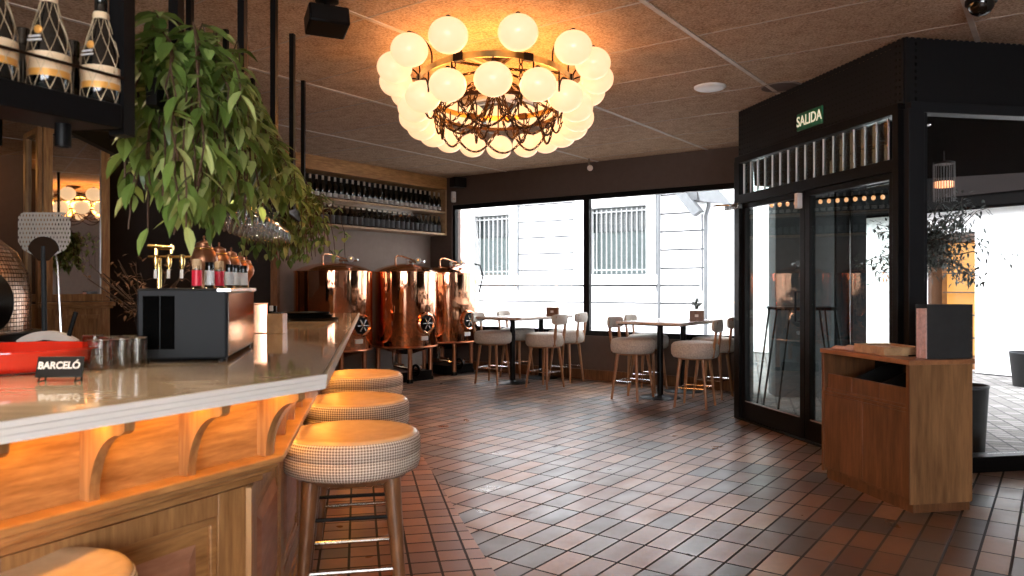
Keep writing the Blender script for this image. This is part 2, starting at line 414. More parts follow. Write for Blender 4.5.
def tag(o, label, cat, group=None, kind=None):
    o['label'] = label; o['category'] = cat
    if group: o['group'] = group
    if kind: o['kind'] = kind
    return o
def thing(name, label, cat, loc=(0, 0, 0), rz=0, group=None):
    o = bpy.data.objects.new(name, None); COL.objects.link(o); o.location = loc; o.rotation_euler = (0, 0, rz)
    o.empty_display_size = .1
    return tag(o, label, cat, group)
def struct(o, label=None):
    o['kind'] = 'structure'
    if label: o['label'] = label; 
    o['category'] = 'room structure'
    return o
def dup(root, loc, rz=0, label=None, group=None):
    def cp(o, par):
        c = o.copy(); COL.objects.link(c)
        if par is not None: c.parent = par; c.matrix_parent_inverse = o.matrix_parent_inverse.copy()
        for ch in list(o.children): cp(ch, c)
        return c
    r = cp(root, None); r.location = loc; r.rotation_euler = (0, 0, rz)
    if label: r['label'] = label
    if group: r['group'] = group
    return r
def text(name, body, size, mat, parent, loc, rot, ext=.001, align='CENTER', sx=1, bold=.0):
    c = bpy.data.curves.new(name, 'FONT'); c.body = body; c.size = size; c.extrude = ext; c.align_x = align; c.align_y = 'CENTER'
    c.offset = bold
    c.materials.append(MT[mat])
    tmp = bpy.data.objects.new(name, c); COL.objects.link(tmp); bpy.context.view_layer.update()
    me = bpy.data.meshes.new_from_object(tmp.evaluated_get(bpy.context.evaluated_depsgraph_get())); bpy.data.objects.remove(tmp); bpy.data.curves.remove(c)
    o = bpy.data.objects.new(name, me); COL.objects.link(o); o.parent = parent; o.location = loc; o.rotation_euler = rot; o.scale = (sx, 1, 1)
    return o
def V2(*a): return Vector(a)
def at(px, D, z=0): return ((px - 512) / F * D, D, z)

# ------------------------------------------------------------------ the room shell
C0 = V2(-1.32, 12.3); P1 = V2(-3.08, 9.85); P2 = V2(-5.3, 9.8); P3 = V2(-8.5, 10.2); P4 = V2(-8.5, -3.5); P5 = V2(5, -3.5)
G = V2(5, 5.665); B = V2(2.72, 5.26); A = V2(2.25, 7.5); E = V2(2.85, 9.3)
# border of square tiles along the bar (left of this line), diagonal field to its right
L0 = V2(1.45, -3.5); L1 = V2(.505, 1.2); L2 = V2(-.278, 4.22); L3 = V2(-1.55, 9.2)
m = MB()
m.prism([L3, C0, E, A, B, G, P5, L0, V2(.4, 1.6), L2], -.1, 0, 0)
m.prism([L3, C0, P1, P2, P3, P4, L0, V2(.4, 1.6), L2], -.1, 0, 1)
struct(m.build('floor', ['floor_a', 'floor_b'], smooth=False), 'terracotta tile floor with a border of square tiles along the bar')
m = MB().prism([C0 + V2(0, .2), E + V2(.2, .2), A + V2(.3, .05), B + V2(.2, .25), G + V2(.2, .2), P5, P4, P3, P2 + V2(0, .2), P1 + V2(0, .2)], ZC, ZC + .12)
struct(m.build('ceiling', 'ceil', smooth=False), 'brown wood wool panel ceiling')
# metal runners (along U) and panel joints (along W)
def inroom(p):
    poly = [C0, E, A, B, G, P5, P4, P3, P2, P1]; c = False
    for i in range(len(poly)):
        a, b = poly[i], poly[i - 1]
        if (a.y > p.y) != (b.y > p.y) and p.x < (b.x - a.x) * (p.y - a.y) / (b.y - a.y) + a.x: c = not c
    return c
def clipped(origin, d, lo=-14, hi=16, step=.05):
    runs = []; t = lo; start = None
    while t < hi:
        q = inroom(origin + d * t)
        if q and start is None: start = t
        if not q and start is not None: runs.append((start, t - step)); start = None
        t += step
    return runs
rails = MB(); joints = MB()
for k in range(-7, 6):
    s0 = -2.04 + 1.57 * k
    for a, b in clipped(W * s0, U): 
        if b - a > .2: rails.strip(W * s0 + U * a, W * s0 + U * b, -.017, .017, ZC - .006, ZC)
for k in range(-14, 12):
    t0 = 4.98 + .785 * k
    for a, b in clipped(U * t0, W):
        if b - a > .2: joints.strip(U * t0 + W * a, U * t0 + W * b, -.006, .006, ZC - .003, ZC)
struct(rails.build('trim_1', 'rail', smooth=False), 'pale metal runners between the ceiling panels')
struct(joints.build('trim_2', 'joint', smooth=False), 'thin pale joints between the ceiling panels')

def wall(name, p, q, z0, z1, mat, t=.15, label=None):
    return struct(MB().strip(p, q, 0, t, z0, z1).build(name, mat, smooth=False), label)
# (walking C0 -> P1 ... the outside lies on the right hand: use a negative offset there)
def wallr(name, p, q, z0, z1, mat, label=None):
    return struct(MB().strip(p, q, -.15, 0, z0, z1).build(name, mat, smooth=False), label)
wallr('wall_left', C0, P1, 0, ZC, 'wall_taupe', 'taupe plastered wall behind the copper tanks')
wallr('wall_recess', P1, P2, 0, ZC, 'wall_dark', 'dark brown wall behind the bar')
wallr('wall_far_left', P2, P3, 0, ZC, 'wall_brown', 'brown wall lit orange beyond the mirrored column')
wallr('wall_left_side', P3, P4, 0, ZC, 'wall_brown')
# rear wall with an unseen opening, added to let fill daylight in
struct(MB().strip(P4, V2(-2.2, -3.5), -.15, 0, 0, ZC).strip(V2(1.9, -3.5), P5, -.15, 0, 0, ZC)
       .strip(V2(-2.2, -3.5), V2(1.9, -3.5), -.15, 0, 0, .6).strip(V2(-2.2, -3.5), V2(1.9, -3.5), -.15, 0, 2.6, ZC).build('wall_rear', 'wall_rear', smooth=False))
wall('wall_right', G, P5, 0, ZC, 'wall_rear') if False else wallr('wall_right', P5, G, 0, ZC, 'wall_rear')
# window wall
wd = (E - C0).normalized()
def wp(t): return C0 + wd * t
LEN = (E - C0).length
z0w, z1w = .63, 2.56
m = MB()
m.strip(wp(0), wp(LEN), 0, .2, 0, z0w - .02).strip(wp(0), wp(LEN), 0, .2, z1w + .02, ZC).strip(wp(0), wp(.45), 0, .2, z0w - .02, z1w + .02)
struct(m.build('wall_window', 'wall_brown', smooth=False), 'dark brown wall around the street windows')
m = MB().strip(wp(.02), wp(LEN - .02), -.015, 0, 0, .14)
struct(m.build('baseboard_window', 'walnut', smooth=False), 'low skirting below the street windows')
# window frames and panes
for i, (a, b) in enumerate(((.45, 2.885), (2.885, LEN))):
    m = MB()
    m.strip(wp(a), wp(b), .03, .1, z0w - .02, z0w + .05).strip(wp(a), wp(b), .03, .1, z1w - .05, z1w + .02)
    m.strip(wp(a), wp(a + .045), .03, .1, z0w + .05, z1w - .05).strip(wp(b - .045), wp(b), .03, .1, z0w + .05, z1w - .05)
    f = struct(m.build('window_%d' % (i + 1), 'black', smooth=False), ('street window beside the copper tanks' if i == 0 else 'street window beside the entrance'))
    MB().strip(wp(a + .045), wp(b - .045), .062, .068, z0w + .05, z1w - .05).build('glass_pane', 'glass', f, smooth=False)
# short dark wall from the window wall to the vestibule
wallr('wall_pier', E, A, 0, ZC, 'black_matt') if False else struct(MB().strip(E, A, 0, .1, 0, ZC).build('wall_pier', 'black_matt', smooth=False), 'black pier between window and entrance')

# ------------------------------------------------------------------ entrance screen (A-B) and side screen (B-G)
d1v = (B - A).normalized(); LAB = (B - A).length
rz_ab = math.atan2(d1v.y, d1v.x)
scr = struct(MB().box((.04, 0, 1.26), (.10, .12, 2.52)).box((LAB - .025, 0, 1.26), (.06, .12, 2.52)).box((LAB / 2, 0, 2.53), (LAB, .12, .07))
    .box((LAB / 2, 0, 2.142), (LAB, .12, .088)).box((LAB / 2, 0, .01), (LAB, .12, .02)).build('door_1', 'black', loc=(A.x, A.y, 0), rz=rz_ab, bev=.003), 'black steel entrance screen with double glazed doors')
MB().box((LAB / 2, 0, 2.79), (LAB, .03, .46)).build('perforated_panel', 'perf', scr, smooth=False)
MB().box((LAB / 2, .1, 2.79), (LAB, .02, .46)).build('backing_sheet', 'black_matt', scr, smooth=False)
# reeded glass strips of the transom
m = MB(); x = .10; k = 0
while x < LAB - .15:
    m.prism([(x, -.006), (x + .04, -.014), (x + .085, -.014), (x + .124, -.006), (x + .124, .004), (x, .004)], 2.19, 2.49); x += .1275
m.build('reeded_transom', 'rib_glass', scr, ang=10)
m = MB(); x = .097
while x < LAB - .05:
    m.box((x, -.01, 2.34), (.004, .014, .30)); x += .1275
m.build('glass_edges', 'white', scr, smooth=False)
# two leaves
for i, (a, b) in enumerate(((.09, 1.14), (1.15, LAB - .055))):
    leaf = MB()
    zt = 2.097
    leaf.box(((a + b) / 2, 0, .10), (b - a, .06, .17)).box(((a + b) / 2, 0, zt - .023), (b - a, .06, .046))
    leaf.box((a + .03, 0, (zt + .02) / 2), (.06, .06, zt - .02)).box((b - .035, 0, (zt + .02) / 2), (.07, .06, zt - .02))
    lf = leaf.build('door_leaf', 'black', scr, bev=.004)
    MB().box(((a + b) / 2, 0, 1.1), (b - a - .12, .008, 1.86)).build('glass_pane', 'glass_tint', lf, smooth=False)
    fr = MB()
    for zz in (.19,): fr.box(((a + b) / 2, -.034, zz), (b - a - .15, .006, .012))
    fr.build('glazing_bead', 'steel', lf, smooth=False)
    hx = b - .05 if i == 0 else a + .04
    if i == 0:
        MB().box((hx, -.055, 2.02), (.045, .05, .13)).build('door_magnet', 'white', lf, bev=.004)
MB().box((.03, -.09, 2.075), (.26, .05, .055)).tube([(.02, -.12, 2.09), (-.1, -.2, 2.10), (-.30, -.16, 2.10)], .012).build('door_closer', 'steel', scr, bev=.004)
MB().tube([(1.10, -.05, 1.0), (1.10, -.09, 1.0), (1.10, -.09, 1.25), (1.10, -.05, 1.25)], .009).build('pull_handle', 'black', scr)
# exit sign
sg = thing('exit_sign', 'green exit sign with pale letters above the entrance doors', 'sign', (A.x + d1v.x * LAB * .525, A.y + d1v.y * LAB * .525, 2.69), rz_ab)
MB().box((0, -.022, 0), (.36, .012, .145)).build('plate', 'green', sg, bev=.003)
text('lettering', 'SALIDA', .12, 'letters', sg, (0, -.031, .0), (PI / 2, 0, 0), bold=.002, sx=.9)

d2v = (G - B).normalized(); LBG = (G - B).length; rz_bg = math.atan2(d2v.y, d2v.x)
sc2 = struct(MB().box((.045, 0, 1.26), (.12, .12, 2.52)).box((.13, -.0, 1.26), (.035, .07, 2.52)).box((LBG / 2, 0, 2.53), (LBG, .12, .07))
    .box((LBG - .04, 0, 1.26), (.08, .12, 2.52)).build('window_3', 'charcoal', loc=(B.x, B.y, 0), rz=rz_bg, bev=.004), 'tall side window of the entrance screen')
MB().box((LBG / 2 + .07, 0, 1.31), (LBG - .22, .01, 2.39)).build('glass_pane', 'glass', sc2, smooth=False)
MB().box((LBG / 2, 0, .055), (LBG, .14, .11)).build('sill', 'black', sc2, bev=.004)
MB().box((LBG / 2, 0, 2.79), (LBG, .03, .46)).build('perforated_panel', 'perf', sc2, smooth=False)
MB().box((LBG / 2, .1, 2.79), (LBG, .02, .46)).build('backing_sheet', 'black_matt', sc2, smooth=False)
# soffit over the pavement outside the entrance
soff = MB().prism([A + V2(.16, .1), B + V2(.13, .15), G + V2(0, .14), V2(6.2, 5.9), V2(5.6, 8.3), V2(3.4, 9.6), E + V2(.15, .1)], 2.54, 2.60)
struct(soff.build('ceiling_porch', 'soffit', smooth=False), 'dark soffit over the entrance')

# ------------------------------------------------------------------ street
gr = MB().prism([V2(-25, 9), V2(-1.7, 12.6), V2(2.95, 9.5), V2(2.42, 7.5), V2(2.86, 5.42), V2(5.16, 5.83), V2(5.16, -6), V2(30, -6), V2(30, 40), V2(-25, 40)], -.12, -.02)
struct(gr.build('pavement', 'street', smooth=False), 'pale paved street outside the windows')
NF = V2(.585, .811)     # facade normal; facade face where NF.p = 14.7
FD = 14.7
def fs(px):
    k = (px - 512) / F; D = FD / (.585 * k + .811); return D * (.811 * k - .585), D
def fz(px, y): return EYE + (HZ - y) * fs(px)[1] / F
def fp(s, off=0): return W * s + NF * (FD + off)
fac = thing('street_building', 'white rendered building with barred windows across the street', 'building', (*(W * fs(560)[0] + NF * FD), 0))
fac.rotation_euler = (0, 0, math.atan2(W.y, W.x))
so = fs(560)[0]
def fx(px): return fs(px)[0] - so
xl, xr = fx(300), fx(716)
WZ0, WZ1 = 1.55, 3.02
w1a, w1b = fx(473), fx(511); w2a, w2b = fx(589), fx(648)
m = MB()
# wall with two window openings (columns between, above, below)
for a, b in ((xl, w1a), (w1b, w2a), (w2b, xr)): m.box(((a + b) / 2, .2, 3.0), (b - a, .4, 6.0))
for a, b in ((w1a, w1b), (w2a, w2b)):
    m.box(((a + b) / 2, .2, WZ0 / 2), (b - a, .4, WZ0)); m.box(((a + b) / 2, .2, (WZ1 + 6) / 2), (b - a, .4, 6 - WZ1))
m.build('wall', 'facade', fac, smooth=False)
j = MB()
for z in (3.19, 2.80, 2.43, 2.05, 1.67):
    for a, b in ((fx(518.5), fx(574)), (fx(661), fx(704))): j.box(((a + b) / 2, -.004, z), (b - a, .02, .032))
for z in (1.31, .94): j.box(((fx(462) + fx(700)) / 2, -.004, z), (fx(700) - fx(462), .02, .03))
j.build('joint_lines', 'facade_joint', fac, smooth=False)
for a, b, nb in ((w1a, w1b, 9), (w2a, w2b, 12)):
    m = MB()
    sw = .22
    m.box((a - sw / 2, -.03, (WZ0 + WZ1) / 2), (sw, .06, WZ1 - WZ0 + .45)).box((b + sw / 2 - .02, -.03, (WZ0 + WZ1) / 2), (sw, .06, WZ1 - WZ0 + .45))
    m.box(((a + b) / 2, -.04, WZ0 - .12), (b - a + .5, .12, .2)).box(((a + b) / 2, -.03, WZ1 + .13), (b - a + .4, .08, .2))
    m.build('window_surround', 'facade', fac, bev=.01)
    MB().box((b + sw + .0, -.02, (WZ0 + WZ1) / 2 - .05), (.035, .04, WZ1 - WZ0 + .6)).build('surround_shadow_gap', 'facade_grey', fac, smooth=False)
    m = MB().box(((a + b) / 2, .26, (WZ0 + WZ1) / 2), (b - a, .04, WZ1 - WZ0))
    wn = m.build('window', 'shutter', fac, smooth=False)
    m = MB().box(((a + b) / 2, .22, WZ1 - .28), (b - a, .03, .5)); m.build('blind', 'pane_dark', wn, smooth=False)
    m = MB()
    for i in range(nb):
        x = lerp(a + .04, b - .04, i / (nb - 1)); m.tube([(x, .06, WZ0 + .02), (x, .06, WZ1 - .03)], .018, 6)
    m.box(((a + b) / 2, .06, WZ1 - .1), (b - a, .02, .03)).box(((a + b) / 2, .06, WZ0 + .1), (b - a, .02, .03))
    m.build('window_bars', 'iron', fac)
m = MB()
m.tube([(fx(660), -.06, .4), (fx(660), -.06, 3.6)], .035)
m.build('drain_pipe', 'facade_grey', fac)
m = MB().tube([(fx(707), -.07, .2), (fx(707), -.07, 2.7), (fx(710), -.07, 2.9), (fx(710), -.07, 5)], .04).tube([(fx(703), -.05, 1.2), (fx(703), -.05, 2.75)], .02)
m.build('drain_pipe', 'facade_grey', fac)
# brick pier at the left end, with a black bracket
MB().box(((fx(440) + fx(461)) / 2, -.18, 3), (fx(461) - fx(440), .34, 6)).build('brick_pier', 'brick', fac, smooth=False)
m = MB().tube([(fx(456), -.4, 2.62), (fx(464), -.5, 2.62), (fx(464), -.5, 3.0), (fx(467), -.5, 3.4)], .03)
m.build('bracket', 'black', fac)
# wall lamp / awning bracket on the right end of the facade
sl = thing('street_lamp', 'grey angular lamp on a bracket high on the white facade', 'lamp', (*(W * (fs(700)[0]) + NF * (FD - .3)), 3.1), math.atan2(W.y, W.x))
MB().prism([(-.1, -.1), (.1, -.1), (.1, .3), (-.1, .3)], -.1, .1).build('bracket', 'facade_grey', sl)
MB().add([(-.6, 0, .38), (-.42, 0, .45), (.2, 0, -.32), (.05, 0, -.42), (-.6, -.2, .38), (-.42, -.2, .45), (.2, -.2, -.32), (.05, -.2, -.42)],
         [(0, 1, 2, 3), (7, 6, 5, 4), (0, 4, 5, 1), (1, 5, 6, 2), (2, 6, 7, 3), (3, 7, 4, 0)]).build('arm', 'facade_grey', sl, smooth=False)
MB().add([(.1, 0, .35), (.3, 0, .4), (.85, 0, -.25), (.25, 0, -.15), (.1, -.3, .35), (.3, -.3, .4), (.85, -.3, -.25), (.25, -.3, -.15)],
         [(0, 1, 2, 3), (7, 6, 5, 4), (0, 4, 5, 1), (1, 5, 6, 2), (2, 6, 7, 3), (3, 7, 4, 0)]).build('hood', 'facade_grey', sl, smooth=False)

MT['shoplight'] = emit('shop_interior_glow', (1.0, .46, .10), .9); MT['shoplight'].node_tree.nodes['Principled BSDF'].inputs['Base Color'].default_value = (.12, .06, .02, 1); MT['amber'] = plain('amber_lit_wood', (.22, .085, .02), .6); MT['brown_dk'] = plain('dark_brown_shelf', (.05, .022, .01), .6)
# building round the corner, seen through the entrance
Q0 = V2(6.095 - .514 * 3.5, 12.88 + .858 * 3.5); Q1 = V2(6.095 + .514 * 10, 12.88 - .858 * 10); qd = (Q1 - Q0).normalized()
sb = thing('corner_building', 'white building with an orange-lit doorway beyond the side window', 'building', (*Q0, 0), math.atan2(qd.y, qd.x))
def qt(px):   # distance along the front for a picture column
    k = (px - 512) / F; return (k * Q0.y - Q0.x) / (qd.x - k * qd.y)
da, db = qt(926), qt(975)
m = MB(); TL = (Q1 - Q0).length
m.box((da / 2, .2, 3), (da, .4, 6)).box(((db + TL) / 2, .2, 3), (TL - db, .4, 6)).box(((da + db) / 2, .2, 4.06), (db - da, .4, 3.88))
m.build('wall', 'facade', sb, smooth=False)
dr = MB().box(((da + db) / 2, .38, 1.06), (db - da, .04, 2.12)).build('doorway', 'amber', sb, smooth=False)  # amber base colour carries the orange light of the doorway
MB().box(((da + db) / 2 + .05, .34, 1.1), (db - da - .2, .03, 1.75)).build('lit_interior', 'shoplight', dr, smooth=False)
m = MB()
for z in (.5, .85, 1.2, 1.5): m.box(((da + db) / 2 + .05, .25, z), (db - da - .2, .1, .02))
m.box(((da + db) / 2, .2, 2.05), (db - da, .3, .1)); m.box((da + .03, .2, 1), (.05, .3, 2))
m.build('shelf', 'brown_dk', dr, smooth=False)
# dark awning on its front, then bulbs in place of reflected lights
aw = thing('shop_awning', 'long black awning over the shop fronts outside', 'awning', (*Q0, 0), math.atan2(qd.y, qd.x))
al0, al1 = qt(830), qt(1100)
MB().box(((al0 + al1) / 2, -.22, 3.3), (al1 - al0, .4, 1.7)).build('fascia', 'soffit', aw, bev=.01)
MB().box((qt(1035), -.44, 3.4), (2.4, .03, 1.55)).build('brick_facing', 'brick_dark', aw, smooth=False)
m = MB().tube([(qt(1012), -.5, 2.95), (qt(1024), -1.1, 2.95)], .03); m.build('bracket', 'black', aw)
fb = thing('reflection_bar', 'thin black bar added under the soffit to carry the bulbs of a reflected row', 'light bar', at(830, 8.1, 2.23), 0)
e0 = Vector(at(768, 8.5, 2.23)) - Vector(at(830, 8.1, 2.23)); e1 = Vector(at(897, 7.6, 2.23)) - Vector(at(830, 8.1, 2.23))
MB().tube([e0, e1], .012, 8).build('bar', 'black', fb)
for k in (.05, .5, .95): q = e0.lerp(e1, k); MB().tube([q, q + Vector((0, 0, .31))], .005, 6).build('suspension', 'black', fb)
for i in range(15):  # bulbs stand in for a row of lights reflected in the doors
    q = Vector(at(830, 8.1, 2.23)) + e0.lerp(e1, (i + .5) / 15)
    b = MB().ell((0, 0, -.03), (.022, .022, .026), 10, 6).lathe([(.010, -.012), (.010, .0)], 8).build('reflected_bulb', 'bulb', loc=tuple(q))
    tag(b, 'small warm bulb standing in for a light reflected in the doors', 'light bulb', 'bulbs standing in for reflected lights')
pl_ = thing('lamp_reflection', 'ribbed glass shape with a warm glow, built for a lamp reflection in the side window', 'lantern', at(944, 7.0, 2.54))  # solid object in place of a lamp reflected in the glass
MB().tube([(0, 0, 0), (0, 0, -.12)], .006, 8).lathe([(0, -.10), (.09, -.10), (.09, -.12), (0, -.12)], 24).build('reflection_cap', 'black', pl_)
m = MB()
for k in range(24):
    a = 2 * PI * k / 24; m.tube([(.088 * math.cos(a), .088 * math.sin(a), -.12), (.088 * math.cos(a), .088 * math.sin(a), -.46)], .004, 5)
m.build('glass_ribs', 'facade_grey', pl_)
MB().lathe([(0, -.33), (.085, -.33), (.085, -.28), (0, -.28)], 24).build('glowing_ring', 'bulb', pl_)
dlp = thing('porch_downlight', 'small white downlight in the dark soffit outside', 'downlight', at(923, 5.85, 2.54))
MB().lathe([(0, -.006), (.04, -.006), (.05, 0)], 20).build('lens', 'white', dlp); MB().torus((0, 0, -.002), .05, .006, 20, 6).build('rim', 'steel', dlp)
# dark panels of the outer frame standing on the pavement
op = thing('outer_frame', 'tall dark grey double panel standing outside the entrance doors', 'frame', (*at(850, 8.6)[:2], -.02), -.15)
MB().box((-.085, 0, 1.3), (.15, .08, 2.6)).build('panel', 'charcoal', op, bev=.005)
MB().box((.09, 0, 1.3), (.15, .08, 2.6)).build('panel', 'charcoal', op, bev=.005)
MB().box((0, -.06, 1.3), (.02, .04, 2.6)).build('frame_rib', 'black', op)
bp = struct(MB().box((0, 0, 1.5), (.80, .35, 3.0)).build('wall_outdoor_pier', 'facade_grey', loc=(*at(806, 9.2)[:2], -.02), rz=-.1, smooth=False), 'grey stone pier seen through the doors')

# high trestle outside
tr = thing('trestle_table', 'thin black metal trestle table outside the glass doors', 'table', (*at(806, 8.1)[:2], -.02), -.1)
MB().tube([(-.32, 0, 1.07), (.32, 0, 1.07)], .012).tube([(-.32, .35, 1.07), (.32, .35, 1.07)], .012).box((0, .17, 1.085), (.66, .4, .02)).build('table_top', 'black', tr)
for x0, x1, y in ((-.30, -.46, 0), (-.16, -.30, .0), (.14, .27, 0), (.30, .44, 0), (-.30, -.42, .35), (.30, .42, .35)):
    MB().tube([(x0, y, 1.07), (x1, y + (.05 if y else -.05), 0)], .011).build('leg', 'black', tr)

def planter(label, px, D, r, h):
    t = thing('plant_pot', label, 'plant pot', at(px, D, -.02))
    MB().lathe([(0, .0), (r * .82, 0), (r, h), (r * .9, h), (r * .86, h - .06), (0, h - .06)], 28).build('pot_body', 'black_matt', t)
    MB().torus((0, 0, h), r * .97, .012, 28, 6).build('rim', 'charcoal', t)
    return t
planter('black bucket planter just outside the side window, beside the wooden cabinet', 964, 5.95, .17, .54)
planter('black planter standing farther out on the paving', 1032, 10.0, .26, .44)

def leafmesh(m, p, d, up, ln, wd, attr, fold=.25, curl=.25, seg=3):
    d = d.normalized(); s = d.cross(up)
    if s.length < 1e-3: s = d.orthogonal()
    s.normalize(); n = s.cross(d).normalized()
    vs = []
    prof = [(0, .12), (.22, .85), (.5, 1), (.78, .55), (1, 0)]
    for t, w in prof:
        c = p + d * (ln * t) - n * (curl * ln * t * t)
        ww = wd * .5 * w
        vs += [c - s * ww + n * (fold * ww), c, c + s * ww + n * (fold * ww)]
    fs = []
    for i in range(len(prof) - 1):
        a = i * 3; fs += [(a, a + 1, a + 4, a + 3), (a + 1, a + 2, a + 5, a + 4)]
    m.add(vs, fs, 0, attr)

# olive tree outside
def olive(label, px, D, cz, spread, hgt, n, lean):
    x0, y0, _ = at(px, D)
    t = thing('olive_tree', label, 'tree', (x0, y0, -.02))
    tk = MB(); lf = MB(); rnd = random.Random(px)
    tk.lathe([(0, 0), (.22, 0), (.26, .45), (.22, .45), (.2, .38), (0, .38)], 20, mi=1)
    top = Vector((lean * .3, 0, cz - hgt * .32))
    tk.tube([(0, 0, .35), (.02, 0, .7), tuple(top)], [.045, .036, .028], 8)
    for i in range(n):
        a = rnd.uniform(0, 2 * PI); el = rnd.uniform(-.75, 1.4)
        L = rnd.uniform(.3, 1) * spread
        d = Vector((math.cos(a) * math.cos(el) + lean * .3, math.sin(a) * math.cos(el), math.sin(el) * hgt / spread))
        pts = [top.copy()]
        for k in range(1, 7):
            f = k / 6; pts.append(top + d * L * f + Vector((rnd.uniform(-.04, .04), rnd.uniform(-.04, .04), .10 * f - .12 * f * f + rnd.uniform(-.03, .03))))
        tk.tube(pts, [.007 * (1 - .8 * k / 6) + .0015 for k in range(7)], 5)
        for k in range(2, 7):
            for q in range(rnd.randint(9, 14)):
                pp = pts[k - 1].lerp(pts[k], rnd.random())
                dd = Vector((rnd.uniform(-1, 1), rnd.uniform(-1, 1), rnd.uniform(-.8, 1)))
                leafmesh(lf, pp + dd.normalized() * rnd.uniform(0, .09), dd, Vector((0, 0, 1)), rnd.uniform(.05, .075), .02, rnd.random())
    tk.build('trunk', ['bark', 'black_matt'], t); lf.build('foliage', 'olive', t, smooth=False)
olive('olive tree with sparse narrow leaves seen through the side window', 914, 7.5, 1.84, .86, .62, 60, .3)

# ------------------------------------------------------------------ the bar counter
c = V2(-.525, 2.16); bd1 = V2(.477, .879); bn1 = V2(.879, -.477); bd2 = V2(-.179, .984); bn2 = V2(.984, .179); nn = V2(.987, -.158)
FL, SL = 3.6, 5.02
F0 = c - bd1 * FL; S1 = c + bd2 * SL
def ring(i, end=0):
    return [F0 - bn1 * i, c - nn * (i / .943), S1 - bn2 * i - bd2 * end]
def band(mb, i0, i1, z0, z1, end=0, mi=0):
    a = ring(i0, end); b = ring(i1, end)
    mb.prism([a[0], a[1], b[1], b[0]], z0, z1, mi); mb.prism([a[1], a[2], b[2], b[1]], z0, z1, mi)
wt = thing('worktop', 'long polished stone bar top with ridged white edge', 'worktop', (c.x, c.y, 1.008))
def rel(mb, o):  # world-built mesh moved under a root placed at o
    mb.v = [(x - o[0], y - o[1], z - o[2]) for x, y, z in mb.v]; return mb
org = (c.x, c.y, 1.008)
a, b = ring(.012), ring(.95)
m = MB().prism([a[0], a[1], b[1], b[0]], 1.01, 1.05); m.prism([a[1], a[2], b[2], b[1]], 1.01, 1.05)
rel(m, org).build('top_slab', 'quartz', wt, smooth=False)
m = MB()
for z0, z1, ii in ((1.0375, 1.0495, 0), (1.024, 1.0355, .002), (1.008, 1.022, .004)):
    band(m, ii, .02, z0, z1)
band(m, .008, .02, 1.008, 1.0495)
rel(m, org).build('edge_moulding', 'stone_edge', wt, smooth=False)

bar = thing('bar_counter', 'panelled oak bar counter with arched brackets under the stone top', 'bar counter', (c.x, c.y, 0))
o0 = (c.x, c.y, 0)
m = MB(); band(m, .225, .75, 0, .78, .05); rel(m, o0).build('body', 'oak_h', bar, smooth=False)
m = MB(); band(m, .19, .24, .81, 1.008, .05); rel(m, o0).build('frieze', 'oak_h', bar, smooth=False)
m = MB(); band(m, .125, .24, .795, .815, .03); band(m, .14, .24, .78, .795, .03); band(m, .16, .24, .765, .78, .03); band(m, .185, .24, .74, .765, .03)
rel(m, o0).build('ledge', 'oak_h', bar, bev=.003)
m = MB(); band(m, .19, .24, 0, .10, .03); band(m, .2, .24, .10, .125, .03); rel(m, o0).build('plinth', 'oak_h', bar, bev=.003)
m = MB(); band(m, .095, .12, 1.0, 1.007, .1); rel(m, o0).build('light_strip', 'led', bar, smooth=False)
m = MB(); sa, sb_ = ring(.208, .1), ring(.222, .1); m.prism([sa[1] + bd2 * .25, sa[2], sb_[2], sb_[1] + bd2 * .25], .7355, .7395); rel(m, o0).build('light_strip', 'led_fill', bar, smooth=False)  # second strip is added and hidden, throws a warm pool on the floor
# stiles, rails and raised panels
def on_front(tau, inset): return c + bd1 * tau - bn1 * inset
def on_side(tau, inset): return c + bd2 * tau - bn2 * inset
st = MB(); rp = []
def panel_run(pt, sgn, t0, n, pitch, first):
    for i in range(n):
        a = t0 + sgn * i * pitch
        p, q = pt(a, 0), pt(a + sgn * .10, 0)
        st.prism([pt(a, .21), pt(a + sgn * .10, .21), pt(a + sgn * .10, .227), pt(a, .227)], .125, .73)
        e = a + sgn * pitch
        st.prism([pt(a + sgn * .10, .21), pt(e, .21), pt(e, .227), pt(a + sgn * .10, .227)], .67, .73)
        st.prism([pt(a + sgn * .10, .21), pt(e, .21), pt(e, .227), pt(a + sgn * .10, .227)], .125, .20)
        mm = MB()
        x0, x1 = a + sgn * .10, e
        for k, (g, ins) in enumerate(((.0, .156), (.018, .162))):
            pass
        # bead frame
        fr = MB()
        g = .022
        for (u0, u1, za, zb) in ((x0, x0 + sgn * g, .20, .67), (x1 - sgn * g, x1, .20, .67), (x0, x1, .67 - g, .67), (x0, x1, .20, .20 + g)):
            fr.prism([pt(u0, .215), pt(u1, .215), pt(u1, .227), pt(u0, .227)], za, zb)
        rel(fr, o0).build('panel_bead', 'oak', bar, bev=.003)
        # raised field with bevelled slopes
        f0, f1 = x0 + sgn * .06, x1 - sgn * .06; s = .035
        A0 = [(*pt(f0, .226), .26), (*pt(f1, .226), .26), (*pt(f1, .226), .61), (*pt(f0, .226), .61)]
        B0 = [(*pt(f0 + sgn * s, .210), .26 + s), (*pt(f1 - sgn * s, .210), .26 + s), (*pt(f1 - sgn * s, .210), .61 - s), (*pt(f0 + sgn * s, .210), .61 - s)]
        mm.add(A0 + B0, [(0, 1, 5, 4), (1, 2, 6, 5), (2, 3, 7, 6), (3, 0, 4, 7), (4, 5, 6, 7)])
        rel(mm, o0).build('raised_panel', 'pink_wood', bar, smooth=False)
panel_run(on_front, -1, -.10, 5, .66, True)
panel_run(on_side, 1, .03, 7, .68, True)
rel(st, o0).build('stiles', 'oak_v', bar, bev=.002)
